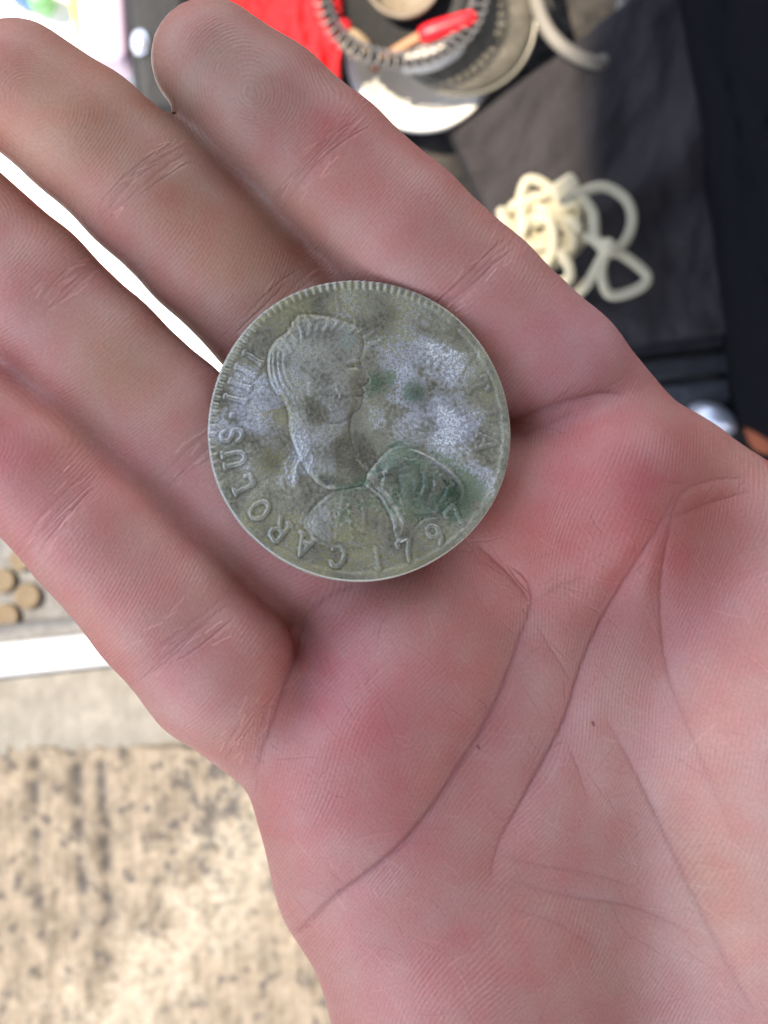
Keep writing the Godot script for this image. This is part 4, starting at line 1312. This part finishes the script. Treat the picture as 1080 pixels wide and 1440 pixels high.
	var peg := thing("cork_float", "tan cork float with a red cap at the bowl's left side", "float", Vector3(-0.0089, 0.0450, -0.1467))
	peg.rotation.y = -0.75
	part("float_body", pebble(Vector3(0.00669, 0.004, 0.00401), 0.06, 52), mat(Color(0.64, 0.54, 0.40), 0.7), peg)
	part("float_cap", pebble(Vector3(0.00379, 0.0042, 0.00379), 0.08, 53), mat(Color(0.84, 0.09, 0.13), 0.5), peg, Vector3(-0.0065, 0.0004, 0))
	var cable := part("grey_cable", tube(smooth_path([Vector3(0.0468, 0.0250, -0.2038), Vector3(0.0473, 0.0290, -0.1793), Vector3(0.0484, 0.0330, -0.1665), Vector3(0.0513, 0.0360, -0.1556), Vector3(0.0565, 0.0380, -0.1482), Vector3(0.0643, 0.0370, -0.1440), Vector3(0.0707, 0.0330, -0.1451), Vector3(0.0761, 0.0270, -0.1569), Vector3(0.0797, 0.0250, -0.1783)], 8), 0.0024, 12), mat(Color(0.47, 0.44, 0.39), 0.6))
	tag(cable, "grey beige cable looping over the dark bag's top corner", "cable")


func ring_points(r: float, y: float, n: int) -> Array:
	var out := []
	for i in n:
		out.append(Vector3(r * cos(TAU * i / n), y, r * sin(TAU * i / n)))
	return out


func dark_things() -> void:
	var nz := FastNoiseLite.new()
	nz.seed = 26
	nz.frequency = 1.0
	var weave := rough_mat([[0.25, Color(0.205, 0.190, 0.190)], [0.75, Color(0.25, 0.233, 0.233)]], 0.06, 22.0, 0.04, 0.95, 61)
	weave.metallic_specular = 0.2
	var bag := part("dark_bag", patch(Vector3(0.0219, 0.0330, -0.1220), Vector3(0.1072, 0.0330, -0.1848), Vector3(0.1255, 0.0330, -0.0593), Vector3(0.0525, 0.0330, -0.0502), 60, 60, func(s, t):
		var fold: float = t - 0.52 - 0.05 * sin(s * 5.0)
		return Vector3(0, 0.004 * nz.get_noise_2d(s * 3.0, t * 3.0) + 0.005 * exp(-pow(fold * 9.0, 2.0)) - 0.004 * exp(-pow((fold - 0.10) * 14.0, 2.0)), 0), 0.012), weave)
	tag(bag, "dark grey fabric bag, half in sun, under the white cord", "bag")
	var black := rough_mat([[0.25, Color(0.06, 0.06, 0.07)], [0.75, Color(0.09, 0.09, 0.10)]], 0.06, 18.0, 0.05, 0.95, 62)
	black.metallic_specular = 0.2
	var coat := part("black_coat", patch(Vector3(0.0892, 0.0450, -0.2096), Vector3(0.1894, 0.1050, -0.1854), Vector3(0.1894, 0.1050, 0.0158), Vector3(0.1133, 0.0450, -0.0290), 50, 60, func(s, t): return Vector3(0, 0.012 * sin(minf(s * 4.0, 1.6)) + 0.010 * nz.get_noise_2d(s * 4.0 + 8.0, t * 2.5), 0), 0.03), black)
	tag(coat, "black coat lying in the shade at the right edge", "coat")
	var wood := [Color(0.11, 0.105, 0.11), Color(0.20, 0.195, 0.195), Color(0.15, 0.145, 0.15), Color(0.26, 0.26, 0.27)]
	var rows := [[462, 420, 34], [502, 466, 30], [538, 502, 30], [575, 540, 34]]
	var names := ["dark wooden slat right under the fabric bag", "grey wooden slat, second below the bag", "dark wooden slat, third below the bag", "grey wooden slat beside the metal cup"]
	for i in 4:
		var y0: float = rows[i][0]
		var a := Vector3(0.0558, 0.0230, -0.1673)
		var b := Vector3(0.1302, 0.0230, -0.1673)
		var k := (b.x - a.x) / 320.0
		a.z = (y0 - 720.0) * k
		b.z = (rows[i][1] - 720.0) * k
		var o := part("wooden_slat", rounded_box(Vector3((b - a).length() + 0.03, 0.012, rows[i][2] * k), 0.002), rough_mat([[0.3, wood[i].darkened(0.2)], [0.7, wood[i]]], 0.02, 12.0, 0.05, 0.85, 70 + i), self, (a + b) / 2.0 + Vector3(0, -0.003 * (i % 2), 0))
		o.rotation.y = atan2(a.z - b.z, b.x - a.x)
		tag(o, names[i], "slat", "wooden slats below the bag")
	var cup := part("metal_cup", lathe([Vector2(0, 0.010), Vector2(0.003, 0.0098), Vector2(0.006, 0.008), Vector2(0.0078, 0.004), Vector2(0.0082, 0.0), Vector2(0, 0)], 36), mat(Color(0.80, 0.81, 0.84), 0.3, 0.6), self, Vector3(0.1061, 0.0270, -0.0300))
	cup.scale = Vector3(1.05, 1.0, 0.62)
	cup.rotation.y = -0.42
	tag(cup, "small rounded metal cup shining beside the slats", "cup")
	var leaf := part("orange_pebble", pebble(Vector3(0.005, 0.004, 0.0085), 0.12, 77), mat(Color(0.62, 0.33, 0.20), 0.8), self, Vector3(0.1218, 0.0290, -0.0262))
	leaf.rotation.y = 0.5
	tag(leaf, "orange brown pebble at the right edge of the photo", "pebble")


func cord_bundle() -> void:
	var cotton := rough_mat([[0.3, Color(0.74, 0.69, 0.56)], [0.7, Color(0.86, 0.82, 0.70)]], 0.08, 60.0, 0.05, 0.9, 81)
	var t := thing("cord_bundle", "bundle of off white cord knotted on the dark bag", "cord")
	var r := 0.00168
	part("cord_loop", tube(smooth_path([Vector3(0.0512, 0.0460, -0.0944), Vector3(0.0589, 0.0490, -0.0982), Vector3(0.0676, 0.0500, -0.1011), Vector3(0.0748, 0.0490, -0.0978), Vector3(0.0774, 0.0480, -0.0918), Vector3(0.0754, 0.0480, -0.0847), Vector3(0.0701, 0.0510, -0.0802), Vector3(0.0656, 0.0520, -0.0845), Vector3(0.0648, 0.0510, -0.0926), Vector3(0.0602, 0.0490, -0.0996)], 8), r, 12), cotton, t)
	part("cord_loop", tube(smooth_path([Vector3(0.0620, 0.0490, -0.0863), Vector3(0.0685, 0.0530, -0.0821), Vector3(0.0761, 0.0490, -0.0788), Vector3(0.0822, 0.0470, -0.0737), Vector3(0.0791, 0.0470, -0.0697), Vector3(0.0705, 0.0480, -0.0678), Vector3(0.0674, 0.0510, -0.0749), Vector3(0.0691, 0.0550, -0.0822)], 8), r, 12), cotton, t)
	part("cord_loop", tube(smooth_path([Vector3(0.0697, 0.0540, -0.0833), Vector3(0.0664, 0.0520, -0.0766), Vector3(0.0625, 0.0480, -0.0701), Vector3(0.0580, 0.0450, -0.0669), Vector3(0.0515, 0.0430, -0.0649)], 8), r, 12), cotton, t)
	part("knot", pebble(Vector3(r * 1.5, r * 1.2, r * 1.5), 0.15, 83), cotton, t, Vector3(0.0688, 0.0570, -0.0815))
	for k in 10:
		var pts := []
		var c := Vector3(0.0510, 0.0480, -0.0851) + Vector3(rng.randf_range(-0.006, 0.005), 0.0008 * k - 0.003, rng.randf_range(-0.007, 0.007))
		var rx := rng.randf_range(0.0035, 0.0090)
		var rz := rng.randf_range(0.0085, 0.0145)
		var turn := rng.randf_range(-1.6, 1.6)
		for i in 7:
			var a := TAU * i / 7.0
			var q := Vector2(cos(a) * rx, sin(a) * rz).rotated(turn) * rng.randf_range(0.7, 1.25)
			pts.append(c + Vector3(q.x, rng.randf_range(-0.003, 0.003), q.y))
		part("cord_coil", tube(smooth_path(pts, 6, true), r * 0.98, 12, true), cotton, t)
	part("cord_end", rounded_box(Vector3(0.00875, 0.0035, 0.00525), 0.0015), cotton, t, Vector3(0.0553, 0.0570, -0.0998)).rotation.y = 0.6
	part("cord_end", tube(smooth_path([Vector3(0.0449, 0.0470, -0.0866), Vector3(0.0403, 0.0490, -0.0885), Vector3(0.0371, 0.0500, -0.0914), Vector3(0.0367, 0.0500, -0.0941)], 5), r * 1.05, 12), cotton, t)


func added_canopy() -> void:  # sheet, wall and supports added out of view to keep sun off the hand
	var t := thing("added_canopy", "unseen white sheet added overhead to shade the hand, its edge letting the sun in from the left", "added_canopy", Vector3(0, HAND_Y + 1.2, 0))
	var shade_canvas := mat(Color(0.90, 0.89, 0.87), 0.95)
	shade_canvas.backlight_enabled = true
	shade_canvas.backlight = Color(0.30, 0.285, 0.26)
	part("shade_canvas", patch(Vector3(-0.578, 0, -1.6), Vector3(1.9, 0.05, -1.6), Vector3(1.9, 0.05, 1.6), Vector3(-0.578, 0, 1.6), 12, 12, func(s, t2): return Vector3(0, -0.03 * sin(PI * s) * sin(PI * t2), 0), 0.0015), shade_canvas, t)
	part("added_side_wall", patch(Vector3(1.9, 0.05, -1.6), Vector3(1.95, -1.5, -1.6), Vector3(1.95, -1.5, 1.6), Vector3(1.9, 0.05, 1.6), 8, 12, func(_s, t2): return Vector3(0.03 * sin(t2 * 17.0), 0, 0), 0.0015), shade_canvas, t)  # wall added to block sky light from the right
	var added_pole := mat(Color(0.55, 0.55, 0.56), 0.4, 0.6)
	for p in [Vector3(1.85, 0, -1.55), Vector3(1.85, 0, 1.55), Vector3(-0.55, 0, -1.55), Vector3(-0.55, 0, 1.55)]:
		part("added_pole", tube(PackedVector3Array([p + Vector3(0, -HAND_Y - 1.2, 0), p + Vector3(0, 0.02, 0)]), 0.014, 14), added_pole, t)


func build_setting() -> void:
	ground_under()
	stone_and_kerb()
	upper_left()
	tray_and_discs()
	top_things()
	dark_things()
	cord_bundle()
	added_canopy()
